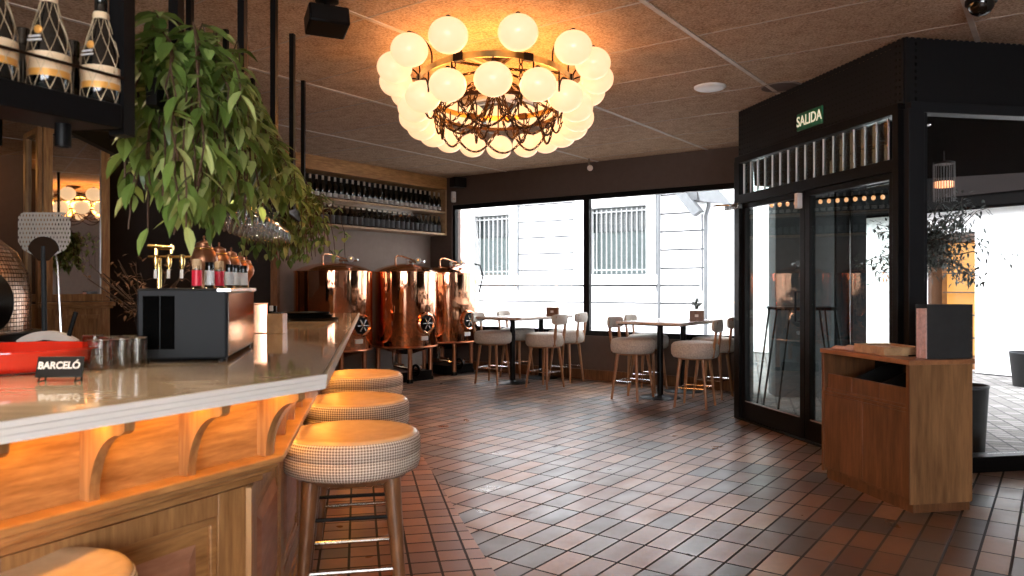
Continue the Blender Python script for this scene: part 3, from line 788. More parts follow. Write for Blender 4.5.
def corbel(pt, tau, w=.025):
    m = MB(); prof = [(.19, .815), (.155, .815)]
    for k in range(9):
        a = k / 8 * PI / 2
        prof.append((.045 + .11 * math.cos(a), .82 + .155 * math.sin(a)))
    prof += [(.03, .985), (.03, 1.006), (.19, 1.006)]
    n = len(prof)
    vs = [(*pt(tau - w / 2, i), z) for i, z in prof] + [(*pt(tau + w / 2, i), z) for i, z in prof]
    m.add(vs, [tuple(range(n)), tuple(range(2 * n - 1, n - 1, -1))] + [(i, n + i, n + (i + 1) % n, (i + 1) % n) for i in range(n)])
    rel(m, o0).build('corbel', 'oak_v', bar, smooth=False)
for k in range(9): corbel(on_front, -.07 - .26 * k)
for k in range(16): corbel(on_side, .07 + .29 * k)

# ------------------------------------------------------------------ bar stools
def seat_parts(t, top='leather', side='check', ztop=.712, th=.155, R=.278):
    z0 = ztop - th
    m = MB().lathe([(0, z0), (R - .03, z0), (R - .008, z0 + .012), (R, z0 + .04), (R, z0 + .073), (R - .004, z0 + .076), (R, z0 + .079), (R, ztop - .03), (R - .006, ztop - .016), (R - .012, ztop - .010)], 48)
    m.build('seat', side, t, loc=(0, 0, 0), ang=60)
    m = MB().lathe([(R - .012, ztop - .012), (R - .02, ztop - .003), (R - .035, ztop), (R - .08, ztop - .006), (R - .14, ztop - .014), (0, ztop - .019)], 48)
    m.build('seat_top', top, t, ang=60)
def legs(t, mat, ztop, r0, r1, rot, w0, w1):
    for k in range(4):
        a = rot + PI / 4 + k * PI / 2
        MB().tube([(math.cos(a) * r1, math.sin(a) * r1, 0), (math.cos(a) * lerp(r1, r0, .5), math.sin(a) * lerp(r1, r0, .5), ztop / 2), (math.cos(a) * r0, math.sin(a) * r0, ztop)], [w1, (w0 + w1) / 2, w0], 12).build('leg', mat, t)
def rods(t, z, rr, rot, rad, mat, name='stretcher'):
    P = [(math.cos(rot + PI / 4 + k * PI / 2) * rr, math.sin(rot + PI / 4 + k * PI / 2) * rr, z) for k in range(4)]
    m = MB()
    for k in range(4): m.tube([P[k], P[(k + 1) % 4]], rad, 8)
    m.build(name, mat, t)
def bar_stool(loc, rz, label):
    t = thing('bar_stool', label, 'bar stool', loc, rz, 'backless bar stools along the counter')
    seat_parts(t)
    MB().lathe([(0, .535), (.22, .535), (.24, .558), (0, .558)], 32).build('seat_base', 'leg_dark', t)
    legs(t, 'leg_dark', .55, .218, .275, 0, .034, .019)
    rods(t, .40, .23, 0, .008, 'black'); rods(t, .2, .25, 0, .009, 'steel', 'footrest')
    return t
sz = 0.0
st0 = bar_stool(at(352, 3.1), .2, 'round bar stool nearest the corner of the counter, whole seat in view')
dup(st0, at(356, 4.0), .24, 'middle one of the three round bar stools along the counter side')
dup(st0, at(361.5, 5.15), .17, 'round bar stool closest to the copper tanks')
q_ = dup(st0, (-.985, 1.53, 0), .5, 'round bar stool under the near end of the counter, cut by the picture edge'); q_.scale = (.75, .75, 1)

# ------------------------------------------------------------------ high stools with backs at the window tables
def high_stool(loc, rz, label):
    """local -X is the back of the stool"""
    t = thing('high_stool', label, 'stool', loc, rz, 'upholstered high stools at the window tables')
    R = .25; zt = .70; z0 = .535
    MB().lathe([(0, z0), (R - .02, z0), (R, z0 + .03), (R + .004, z0 + .08), (R, zt - .035), (R - .02, zt - .01), (R - .06, zt), (0, zt + .004)], 40).build('seat', 'seatpale', t, ang=60)
    MB().lathe([(0, .515), (.18, .515), (.19, .54), (0, .54)], 28).build('seat_base', 'leg', t)
    legs(t, 'leg', .525, .175, .245, 0, .021, .013)
    rods(t, .21, .215, 0, .006, 'steel', 'footrest')
    # back: two uprights and a curved pad
    for s in (-1, 1):
        a = PI + s * .36
        x0, y0 = math.cos(a) * .235, math.sin(a) * .235
        x1, y1 = math.cos(a) * .285, math.sin(a) * .285
        m = MB(); m.add([(x0 + dx, y0 + dy, .54) for dx, dy in ((-.012, -.02), (.012, -.02), (.012, .02), (-.012, .02))] + [(x1 + dx, y1 + dy, .92) for dx, dy in ((-.009, -.017), (.009, -.017), (.009, .017), (-.009, .017))],
              [(3, 2, 1, 0), (4, 5, 6, 7), (0, 1, 5, 4), (1, 2, 6, 5), (2, 3, 7, 6), (3, 0, 4, 7)])
        m.build('back_upright', 'leg', t, bev=.003)
    m = MB(); n = 14; vs = []; 
    for i in range(n + 1):
        a = PI + lerp(-.60, .60, i / n); e = 1 - abs(2 * i / n - 1) ** 6 * .35
        for (rr, zz) in ((.262, .81), (.288, .81), (.298, .875), (.290, .945), (.266, .945), (.256, .875)):
            zc = .877 + (zz - .877) * e
            vs.append((math.cos(a) * rr, math.sin(a) * rr, zc))
    fs = []
    for i in range(n):
        for k in range(6):
            fs.append((i * 6 + k, i * 6 + (k + 1) % 6, (i + 1) * 6 + (k + 1) % 6, (i + 1) * 6 + k))
    fs += [tuple(range(6))[::-1], tuple(range(n * 6, n * 6 + 6))]
    m.add(vs, fs); m.build('backrest', 'seatpale', t, bev=.012, ang=60)
    return t
RW = math.atan2(W.y, W.x)
hs = high_stool(at(493, 10.2), RW + .1, 'high stool at the left end of the first window table, beside the tanks')
HG = [(517, 10.9, RW, 'high stool on the far left side of the first window table'),
      (545, 9.75, RW + PI - .1, 'high stool on the near right side of the first window table'),
      (566, 10.4, RW + PI, 'high stool at the far right of the first window table, by the window mullion'),
      (632.7, 8.75, RW - .1, 'high stool on the near left side of the second window table'),
      (648, 9.45, RW, 'high stool on the far left side of the second window table'),
      (695, 8.2, RW + PI + .1, 'high stool on the near right side of the second window table'),
      (713, 8.9, RW + PI, 'high stool at the far right, half behind the entrance post')]
for px, D, r, lab in HG: dup(hs, at(px, D), r, lab)

# ------------------------------------------------------------------ window tables
def win_table(N, la, lu, label):
    t = thing('high_table', label, 'table', (N.x, N.y, 0), math.atan2(U.y, U.x), 'high pedestal tables by the window')
    # local +X = U (length), local +Y = -W (width)
    MB().box((lu / 2, la / 2, .876), (lu, la, .028)).build('table_top', 'tabletop', t, bev=.004)
    MB().box((lu / 2, la / 2, .857), (lu - .03, la - .03, .012)).build('apron', 'black', t)
    for x in (.33, lu - .28):
        p = MB().lathe([(0, 0), (.235, 0), (.235, .008), (.22, .014), (.05, .028), (.036, .04), (.036, .80), (.034, .85)], 32, (x, la / 2, 0)).build('pedestal', 'black', t)
        MB().box((x, la / 2, .845), (.34, .34, .01)).build('mounting_plate', 'black', p)
    return t
N1 = V2(.115, 9.74); N2 = V2(1.857, 8.354)
win_table(N1, .74, 1.3, 'high two-pedestal table by the left street window')
win_table(N2, .80, 1.28, 'high two-pedestal table by the right street window')
def napkin_box(loc, label, plant):
    t = thing('napkin_holder', label, 'napkin holder', loc, RW + .3)
    MB().box((0, 0, .06), (.17, .10, .12)).build('box_body', 'walnut', t, bev=.004)
    MB().box((.0, -.052, .06), (.04, .004, .03)).build('napkin_slot', 'paper', t)
    return t
napkin_box(at(553, 10.45, .89), 'small wooden napkin box on the left window table', False)
napkin_box(at(697, 9.0, .89), 'small wooden napkin box on the right window table', True)
tp = thing('table_plant', 'small dark succulent standing behind the napkin box', 'plant', at(697, 9.16, .89))
MB().lathe([(0, 0), (.05, 0), (.062, .11), (.05, .11), (0, .1)], 16).build('pot', 'facade_grey', tp)
m = MB(); rnd = random.Random(4)
for i in range(70):
    a = rnd.uniform(0, 2 * PI); e = rnd.uniform(.1, 1.5); d = Vector((math.cos(a) * math.cos(e), math.sin(a) * math.cos(e), math.sin(e)))
    leafmesh(m, Vector((0, 0, .12)) + d * rnd.uniform(0, .10), d, Vector((0, 0, 1)), rnd.uniform(.05, .08), .026, rnd.random())
m.build('leaves', 'olive', tp, smooth=False)

# ------------------------------------------------------------------ copper tanks
def tank(loc, R, rz, label, first=True):
    """local +X is the side with the manhole"""
    t = thing('brewing_tank', label, 'tank', loc, rz, 'copper brewing tanks by the wall')
    z0, z1 = .47, 1.50
    MB().lathe([(R * .30, z0 - .10), (R * .75, z0 - .035), (R * .97, z0 - .005), (R, z0 + .02), (R, z1 - .03), (R + .008, z1 - .028), (R + .008, z1 - .008), (R, z1 - .004)], 96).build('shell', 'tank_copper', t, ang=30)
    MB().lathe([(R, z1 - .006), (R * .96, z1 + .006), (R * .8, z1 + .045), (R * .5, z1 + .085), (R * .22, z1 + .105), (0, z1 + .11)], 64).build('dome', 'copper', t, ang=50)
    MB().torus((0, 0, z0 + .01), R + .003, .012, 64, 8).build('bottom_ring', 'copper_dark', t)
    # manhole
    M = Matrix.Rotation(PI / 2, 3, 'Y')
    mh = MB().lathe([(.145, -.02), (.145, .03), (.125, .045), (.105, .03), (.105, .02)], 32, (R - .005, 0, .80), 0, M).build('manhole_ring', 'copper', t)
    MB().lathe([(.108, .0), (.108, .025), (.06, .032), (0, .034)], 24, (R, 0, .80), 0, M).build('manhole_cover', 'black', mh)
    m = MB()
    for k in range(3):
        a = k * PI / 3
        m.tube([(R + .045, math.cos(a) * .085, .80 + math.sin(a) * .085), (R + .045, -math.cos(a) * .085, .80 - math.sin(a) * .085)], .008, 6)
    m.ell((R + .05, 0, .80), .02, 10, 6); m.build('hand_wheel', 'steel', mh)
    MB().box((R + .002, -.02, .60), (.012, .11, .055)).build('name_plate', 'white', t)
    # pipe and valves on top
    MB().tube([(-.05, -.12, z1 + .09), (-.05, -.12, z1 + .19), (-.03, -.10, z1 + .215), (.02, -.06, z1 + .21), (.12, .06, z1 + .155), (.2, .12, z1 + .13)], .011, 8).build('vent_pipe', 'copper', t)
    MB().tube([(.05, .02, z1 + .135), (.30, .10, z1 + .135)], .018, 8).tube([(.12, .04, z1 + .06), (.12, .04, z1 + .135)], .014, 8).tube([(.2, .07, z1 + .135), (.36, -.06, z1 + .15)], .012, 8).build('valve', 'chrome', t)
    MB().ell((.27, .02, z1 + .145), .04, 14, 10).ell((.05, .02, z1 + .135), .03, 10, 8).build('valve_knob', 'white', t)
    for k in range(4):
        a = PI / 4 + k * PI / 2 + .3
        x, y = math.cos(a) * R * .82, math.sin(a) * R * .82
        lg = MB().tube([(x, y, .05), (x, y, z0)], .032, 12).build('leg', 'copper_dark', t)
        MB().lathe([(0, 0), (.045, 0), (.04, .05), (0, .05)], 14, (x, y, 0)).build('foot', 'black', lg)
    MB().tube([(-.1, -.1, .38), (-.1, -.1, .2), (.05, .05, .16), (.3, .02, .16), (.34, .02, .22)], .022, 8).tube([(.0, -.2, .40), (.0, -.2, .24), (.25, -.22, .24)], .016, 8).build('drain_pipe', 'chrome', t)
    MB().box((0, 0, .075), (R * 1.2, R * 1.2, .13)).build('pump_box', 'black', t)
    MB().torus((.30, -.05, .16), .07, .018, 20, 8, Matrix.Rotation(PI / 2, 3, 'X')).build('drain_wheel', 'black', t)
    return t
TZ = 0
tk = tank(at(404.6, 10.5), .445, -.75, 'middle one of the three copper brewing tanks')
a = dup(tk, at(333.5, 9.9), -.62, 'widest copper brewing tank, behind the end of the bar'); a.scale = (.5 / .445, .5 / .445, 1.0)
a = dup(tk, at(448, 11.4), -.75, 'copper brewing tank in the corner by the street window'); a.scale = (.99, .99, 1.0)
hc = MB().tube([at(474, 11.0, 1.62), at(480, 11.0, 1.60), at(483, 10.9, 1.45), at(479, 10.9, 1.2)], .012, 8).build('hose', 'black')
tag(hc, 'thin black hose hanging beside the corner tank in front of the window', 'hose')

# ------------------------------------------------------------------ wall shelf with bottles
Sd = -U; sh0 = V2(-1.035, 12.1)           # front right end; runs along -U
slen = 3.1
sh = thing('bottle_shelf', 'long wooden wall shelf unit full of dark bottles above the tanks', 'shelf', (*sh0, 0), math.atan2(Sd.y, Sd.x))
# local +X = -U, local -Y = towards the wall (W rotated): check side: wall lies at -W
# Sd = -U, left normal of Sd = (-Sd.y, Sd.x) = (.811,-.585) = +W, so the wall is at local -Y
MB().box((slen / 2, -.17, 2.92), (slen, .34, .19)).build('header_beam', 'oak_h', sh, bev=.004)
MB().box((slen / 2, -.17, 2.465), (slen, .34, .032)).build('shelf_board', 'oak_pale', sh, bev=.003)
MB().box((slen / 2, -.17, 2.118), (slen, .34, .032)).build('shelf_board', 'oak_pale', sh, bev=.003)
MB().box((.02, -.17, 2.47), (.04, .34, .72)).build('end_panel', 'oak_pale', sh, bev=.003)
MB().box((slen - .02, -.17, 2.47), (.04, .34, .72)).build('end_panel', 'oak_pale', sh, bev=.003)
MB().box((slen / 2, -.33, 2.65), (slen, .015, .37)).build('back_panel', 'black_matt', sh)
MB().box((slen / 2, -.33, 2.29), (slen, .015, .34)).build('mirror_back', 'mirror_old', sh, smooth=False)
def bottle(name, label, group, r=.037, h=.30, body='bottle', cap='capsule', lab='bottle_lab', lz=(.03, .11), cat='bottle'):
    t = thing(name, label, cat, (0, 0, 0), 0, group)
    MB().lathe([(0, 0), (r * .9, 0), (r, .006), (r, h * .56), (r * .92, h * .62), (r * .5, h * .72), (r * .38, h * .76), (r * .38, h - .004), (r * .3, h), (0, h)], 14).build('bottle_body', body, t, ang=50)
    MB().lathe([(r * 1.02, lz[0]), (r * 1.02, lz[1])], 14).build('paper_label', lab, t)
    MB().lathe([(r * .43, h * .80), (r * .43, h), (0, h + .001)], 12).build('foil_capsule', cap, t)
    return t
def shelf_pos(x, z, y=-.10): p = sh0 + Sd * x + V2(.811, -.585) * y; return (p.x, p.y, z)
b0 = bottle('beer_bottle', 'dark bottle with pale triangular label on the upper board of the wall shelf', 'bottles on the upper shelf board', cap='capsule', lab='bottle_lab', h=.30, lz=(.02, .075))
b0.location = shelf_pos(.085, 2.482)
for i in range(1, 28):
    q = dup(b0, shelf_pos(.085 + i * .1065, 2.482), random.uniform(0, 3))
b1 = bottle('beer_bottle', 'dark bottle with grey label on the lower board of the wall shelf', 'bottles on the lower shelf board', cap='bottle', lab='facade_grey', h=.27, r=.036, lz=(.02, .13))
b1.location = shelf_pos(.085, 2.135)
for i in range(1, 29):
    dup(b1, shelf_pos(.085 + i * .1035 + random.uniform(-.006, .006), 2.135), 0)
# corner loudspeaker and sensor on the window wall
cs = thing('corner_speaker', 'small black loudspeaker in the corner above the window', 'loudspeaker', at(458, 11.75, 2.90), .6)
MB().box((0, 0, 0), (.22, .16, .15)).build('case', 'black', cs, bev=.01); MB().box((0, .1, .05), (.05, .12, .05)).build('bracket', 'black', cs)
MB().box((0, -.083, 0), (.18, .008, .11)).build('grille', 'black_matt', cs)
ws = thing('wall_sensor', 'small white sensor on the wall below the corner speaker', 'sensor', at(453.5, 11.95, 2.70), .6)
MB().box((0, 0, 0), (.075, .05, .17)).build('case', 'white', ws, bev=.015); MB().ell((0, -.024, -.03), (.02, .008, .02), 10, 6).build('lens', 'paper', ws)

# ------------------------------------------------------------------ ceiling fixtures
sp = thing('ceiling_speaker', 'black box loudspeaker hung from the ceiling above the bar', 'loudspeaker', at(327, 4.55, ZC), 0)
MB().lathe([(.07, 0), (.07, -.02), (.02, -.03), (.02, -.08), (0, -.08)], 16).build('mount', 'black', sp)
m = MB(); M = Matrix.Rotation(.45, 3, 'Z') @ Matrix.Rotation(-.28, 3, 'X')
m.box((0, 0, -.135), (.24, .17, .12), M=M); m.build('case', 'black', sp, bev=.012)
MB().box(Vector((0, 0, -.135)) + M @ Vector((0, -.087, 0)), (.21, .006, .10), M=M).build('grille', 'black_matt', sp)
dc = thing('dome_camera', 'black half-dome camera on the ceiling at the right', 'camera', at(981, 4.55, ZC))
MB().lathe([(.085, 0), (.085, -.03), (.075, -.035)], 28).build('collar', 'black', dc); MB().lathe([(.074, -.03), (.068, -.06), (.05, -.085), (.025, -.10), (0, -.104)], 28).build('dome', 'bottle', dc)
dl = thing('ceiling_light', 'round flush white disc on the ceiling, unlit', 'ceiling light', at(710, 6.55, ZC))
MB().lathe([(.135, 0), (.135, -.012), (.115, -.024)], 36).build('rim', 'white', dl); MB().lathe([(.114, -.023), (.06, -.03), (0, -.032)], 36).build('diffuser', 'white', dl)
cv = thing('ceiling_vent', 'round dark flush grille on the ceiling beside the entrance screen', 'vent', at(781, 6.55, ZC))
MB().torus((0, 0, -.004), .16, .008, 36, 6).build('rim', 'wall_rear', cv); MB().lathe([(.155, -.003), (0, -.004)], 36).build('grille', 'wall_brown', cv)
wl = thing('wall_spotlight', 'tiny metal spotlight at the top of the window wall', 'spotlight', at(589, 10.25, ZC))
MB().tube([(0, 0, 0), (0, 0, -.07), (.01, -.03, -.11)], .012, 8).build('stem', 'steel', wl); MB().ell((.01, -.04, -.135), .04, 14, 8).build('lamp_head', 'paper', wl)
ac = thing('air_conditioning_cassette', 'white ceiling air-conditioning cassette seen behind the chandelier', 'air conditioner', at(500, 7.35, ZC), RW)
MB().box((0, 0, -.015), (.95, .95, .03)).build('panel', 'white', ac, bev=.008)
MB().box((0, 0, -.032), (.56, .56, .006)).build('grille', 'facade_grey', ac)
for k in range(4):
    a = k * PI / 2; MB().box((math.cos(a) * .38, math.sin(a) * .38, -.033), (.06, .62, .006), a).build('louvre', 'iron', ac)

# ------------------------------------------------------------------ chandelier
CX, CY = -.118, 5.65
ch = thing('chandelier', 'large tiered brass chandelier with glowing round opal globes and dark chains', 'chandelier', (CX, CY, ZC))
def ov(cx, cy, a, b, n=72): return [(cx + a * math.sin(2 * PI * k / n), cy - b * math.cos(2 * PI * k / n)) for k in range(n)]
def oval_band(cx, cy, a, b, z0, z1, th, mat, name):
    n = 72; m = MB(); vs = []
    for k in range(n):
        s_, c_ = math.sin(2 * PI * k / n), -math.cos(2 * PI * k / n)
        for (da, z) in ((0, z0), (th, z0), (th, z1), (0, z1)): vs.append((cx + (a + da) * s_, cy + (b + da) * c_, z))
    fs = []
    for k in range(n):
        for j in range(4): fs.append((k * 4 + j, k * 4 + (j + 1) % 4, ((k + 1) % n) * 4 + (j + 1) % 4, ((k + 1) % n) * 4 + j))
    return m.add(vs, fs).build(name, mat, ch)
ZU, ZL = 2.806 - ZC, 2.585 - ZC
r1 = (.56, .90, 2.735 - ZC); r2 = (.45, .60, 2.59 - ZC)
oval_band(0, -.05, r1[0], r1[1], r1[2] - .02, r1[2] + .02, .012, 'brass_old', 'upper_ring')
oval_band(.0, .0, r2[0], r2[1], r2[2] - .012, r2[2] + .012, .012, 'bronze', 'lower_ring')
for k in range(8):
    a = 2 * PI * (k + .5) / 8; mc = MB().box((r1[0] * math.sin(a), -.05 - r1[1] * math.cos(a), r1[2]), (.07, .045, .05), math.atan2(r1[1] * math.sin(a), r1[0] * math.cos(a)))
    mc.build('ring_clamp', 'bronze', ch, bev=.005)
BR = .121
def globe(x, y, z, rx, ry, ringz):
    m = MB().ell((x, y, z), (BR, BR, BR * .89), 32, 20); g = m.build('globe', 'globe', ch, ang=180)
    d = Vector((x - rx, y - ry, 0)); d.length if d.length else 0
    top = z + BR * .89
    # curved arm rising from the ring and bending over the globe
    q = []
    for k in range(9):
        a = k / 8 * PI / 2
        q.append((rx + (x - rx) * (1 - math.cos(a)), ry + (y - ry) * (1 - math.cos(a)), lerp(z, top + .012, math.sin(a))))
    pts = [(rx, ry, ringz)] + q
    MB().tube(pts, .006, 8).ell((x, y, top + .004), (.018, .018, .012), 10, 6).build('arm', 'bronze', ch)
def tier(phis, a, b, cy, z, ra, rb, rc, rz):
    for p in phis:
        s_, c_ = math.sin(math.radians(p)), math.cos(math.radians(p))
        x, y = a * s_, cy - b * c_
        globe(x, y, z, ra * s_, rc - rb * c_, rz)
tier([-46.6, -21, 12, 43, 64, 84, 103, 124, 144, 162, 180, -161, -144, -126, -106, -88, -69], .74, 1.16, 0, ZU, .56, .90, -.05, r1[2])
tier([0, 27, 50, 68, 86, 103, 120, 138, 157, 180, -157, -136, -119, -103, -86, -69, -51, -28], .625, 1.155, .23, ZL, .56, .90, -.05, r1[2])
# canopy, stem and chains
MB().lathe([(.11, 0), (.11, -.02), (.05, -.045), (.02, -.06), (.012, -.09), (.012, -.24), (.035, -.25), (.05, -.28), (.02, -.31), (0, -.32)], 24).build('canopy', 'bronze', ch)
def chain(p, q, sag, nl=None):
    p, q = Vector(p), Vector(q); m = MB(); L = (q - p).length + sag * 1.2; nl = nl or max(8, int(L / .034))
    pts = [p.lerp(q, k / nl) - Vector((0, 0, 4 * sag * (k / nl) * (1 - k / nl))) for k in range(nl + 1)]
    for k in range(nl):
        a, b = pts[k], pts[k + 1]; d = (b - a); ln = d.length; d.normalize()
        x = d.orthogonal().normalized()
        if k % 2: x = d.cross(x)
        y = d.cross(x)
        M = Matrix((d, x, y)).transposed()
        m.torus((a + b) / 2, ln * .56, .0062, 8, 4, M, sy=.5)
    m.build('chain', 'bronze', ch, ang=180)
hub = (0, 0, -.28)
def rp_(a, ring, cy=0): return (ring[0] * math.sin(a), cy - ring[1] * math.cos(a), ring[2])
for k in range(8):
    a = 2 * PI * (k + .3) / 8; chain(rp_(a, r1, -.05), (0, 0, -.10), .0)
for k in range(10):
    a = 2 * PI * (k + .5) / 10; chain((.02 * math.sin(a), .02 * math.cos(a), -.12), rp_(a, r2), .03)
for k in range(10):
    a = 2 * PI * k / 10; chain(rp_(a, r2), rp_(a + 1.0, r2), .21)
for k in range(8):
    a = 2 * PI * (k + .5) / 8; chain(rp_(a, r2), (.03 * math.sin(a), .03 * math.cos(a), -.30), .19)
for k in range(8):
    a = 2 * PI * (k + .4) / 8; chain(rp_(a, r1, -.05), rp_(a + .1, r2), .17)

# ------------------------------------------------------------------ hanging rack over the bar
Rc = V2(-.968, 1.887); Re = V2(-1.77, 6.45); rd2 = (Re - Rc).normalized(); rn2 = V2(rd2.y, -rd2.x)   # rn2 points outwards (to the room)
rk = thing('hanging_rack', 'black steel rack hung from the ceiling over the bar counter', 'rack', (Rc.x, Rc.y, 1.75))
ro = (Rc.x, Rc.y, 1.75)
FR = Rc - bd1 * 2.2
m = MB().prism([Rc, FR, FR - bn1 * .15, Rc - nn * .16], 1.69, 1.75)
rel(m, ro).build('front_shelf', 'black', rk, bev=.003)
# side shelf: two edge beams and cross bars so glasses can hang through
m = MB()
m.strip(Rc + rd2 * .3, Re, 0, .03, 1.82, 1.90).strip(Rc + rd2 * .3 - rn2 * .42, Re - rn2 * .42, -.03, 0, 1.82, 1.90)
L_ = (Re - Rc).length
rel(m, ro).build('side_beams', 'black_matt', rk, bev=.002)
m = MB()
k = 0.4
while k < L_:
    p = Rc + rd2 * k; m.strip(p, p - rn2 * .42, -.006, .006, 1.862, 1.882); k += .18
rel(m, ro).build('cross_bars', 'black_matt', rk, smooth=False)
m = MB().strip(Rc + rd2 * .05 , Re, .03, .38, 1.886, 1.892); 
for (x, y, w) in ((-.99, 1.93, .042), (-1.06, 2.4, .033), (-1.17, 3.3, .031), (-1.315, 4.2, .031), (-1.50, 5.19, .032), (-1.75, 6.37, .03), (-1.78, 4.2, .031), (-1.92, 5.1, .03), (-2.15, 6.3, .03), (-1.40, 2.05, .03)):
    mm = MB().box((x, y, (1.68 + ZC) / 2 if y < 2.2 else (1.82 + ZC) / 2), (w, w, ZC - 1.68 if y < 2.2 else ZC - 1.82), -.18)
    rel(mm, ro).build('hanger_post', 'black', rk)
p0 = Rc + bn1 * .0 - bd1 * .0
m = MB().tube([(*(Rc + bn1 * .005), 1.815), (*(FR + bn1 * .005), 1.815)], .004, 8); rel(m, ro).build('guard_rod', 'bronze', rk)
# small spotlight under the front shelf
sl = thing('shelf_spotlight', 'short black cylinder spotlight under the hanging shelf', 'spotlight', at(63, 1.83, 1.69))
MB().lathe([(0, 0), (.018, 0), (.018, -.055), (.014, -.055), (.012, -.045), (0, -.045)], 20).build('housing', 'black', sl)

# champagne bottles on the front shelf
def champagne(loc, label):
    t = thing('champagne_bottle', label, 'bottle', loc, -.3, 'netted champagne bottles on the hanging shelf')
    pf = [(0, 0), (.040, 0), (.0445, .006), (.0445, .085), (.042, .115), (.034, .15), (.022, .19), (.0155, .22), (.0145, .27), (.0165, .275), (.0165, .29), (0, .292)]
    MB().lathe(pf, 32).build('bottle_body', 'bottle', t, ang=50)
    MB().lathe([(.0452, .052), (.0455, .092)], 32).build('front_label', 'cream_lab', t)
    MB().lathe([(.0455, .036), (.0455, .052)], 32).build('gold_band', 'gold_lab', t)
    m = MB()
    for zz, w, mi in ((.126, .03, 0), (.117, .036, 0)):
        rr = .0415 if zz > .12 else .0425
        m.box((0, -rr, zz), (w, .004, .004), mi=0)
    m.build('crest_lettering', 'white', t)
    MB().ell((.006, -.0385, .142), (.012, .004, .010), 10, 6).build('crest', 'gold_lab', t)
    MB().lathe([(.0175, .215), (.0195, .222), (.0185, .230), (.0165, .232)], 20).build('neck_ring', 'cream_lab', t)
    # gilt wire net
    def rr(z):
        for (ra, za), (rb, zb) in zip(pf[1:], pf[2:]):
            if za <= z <= zb and zb > za: return lerp(ra, rb, (z - za) / (zb - za))
        return .0445
    m = MB()
    for sgn in (-1, 1):
        for k in range(8):
            pts = []
            for i in range(15):
                z = .004 + .212 * i / 14; a = 2 * PI * k / 8 + sgn * (.6 * PI) * i / 14; r = rr(z) + .002
                pts.append((math.cos(a) * r, math.sin(a) * r, z))
            m.tube(pts, .0008, 4, caps=False)
    m.build('wire_net', 'netwire', t)
    return t
cb = champagne(at(101, 1.9, 1.75), 'netted champagne bottle at the right end of the hanging shelf, by the post')
dup(cb, at(49, 1.79, 1.75), -.2, 'netted champagne bottle second from the post on the hanging shelf')
dup(cb, at(-6, 1.68, 1.75), -.1, 'netted champagne bottle cut by the left picture edge')
bb = bottle('wine_bottle', 'dim dark bottle at the back of the hanging shelf, second row', 'back row bottles on the hanging shelf', r=.036, h=.20, lab='bottle', cap='bottle')
bb.location = at(23, 1.92, 1.75)
dup(bb, at(73, 2.02, 1.75)); 

# spirit bottles on the rack, hanging wine glasses below
cl = bottle('spirit_bottle', 'clear spirit bottle standing on the side of the hanging rack', 'clear bottles on the hanging rack', r=.036, h=.28, body='glass_tint', cap='capsule_cu', lab='paper')
cl.location = (*(Rc + rd2 * 2.6 - rn2 * .09), 1.893)
spots = [(2.6, .09)]
for i in range(1, 13):
    dup(cl, (*(Rc + rd2 * (2.6 + i * .155) - rn2 * (.09 + .1 * (i % 2))), 1.893), i)
def wineglass(loc, label):
    t = thing('wine_glass', label, 'wine glass', loc, 0, 'wine glasses hanging under the rack')
    # hangs upside down: foot on top
    MB().lathe([(.034, 0), (.034, -.003), (.006, -.008), (.0038, -.02), (.0038, -.095), (.012, -.105), (.032, -.125), (.041, -.155), (.040, -.185), (.033, -.215), (.0315, -.215), (.0385, -.185), (.0395, -.155), (.030, -.128), (0, -.108)], 20).build('glass_bowl', 'clearglass', t, ang=80)
    return t
m_, nt_, N_, L_2, b_ = newmat('clear_glass'); N_.remove(b_)
gg = N_.new('ShaderNodeBsdfGlossy'); gg.inputs['Roughness'].default_value = .03; tt = N_.new('ShaderNodeBsdfTransparent'); tt.inputs[0].default_value = (.93, .94, .94, 1)
lw = N_.new('ShaderNodeLayerWeight'); lw.inputs[0].default_value = .35; mx_ = N_.new('ShaderNodeMixShader')
L_2.new(mathn(nt_, 'ADD', mathn(nt_, 'MULTIPLY', mathn(nt_, 'POWER', lw.outputs['Facing'], 2.6), .8), .05), mx_.inputs[0]); L_2.new(tt.outputs[0], mx_.inputs[1]); L_2.new(gg.outputs[0], mx_.inputs[2]); L_2.new(mx_.outputs[0], N_['Material Output'].inputs[0])
MT['clearglass'] = m_
wg = wineglass((*(Rc + rd2 * 1.9 - rn2 * .08), 1.856), 'clear wine glass hanging upside down under the rack')
for i in range(1, 46):
    r_ = i // 3; c_ = i % 3
    dup(wg, (*(Rc + rd2 * (1.9 + r_ * .18) - rn2 * (.08 + c_ * .11)), 1.856))

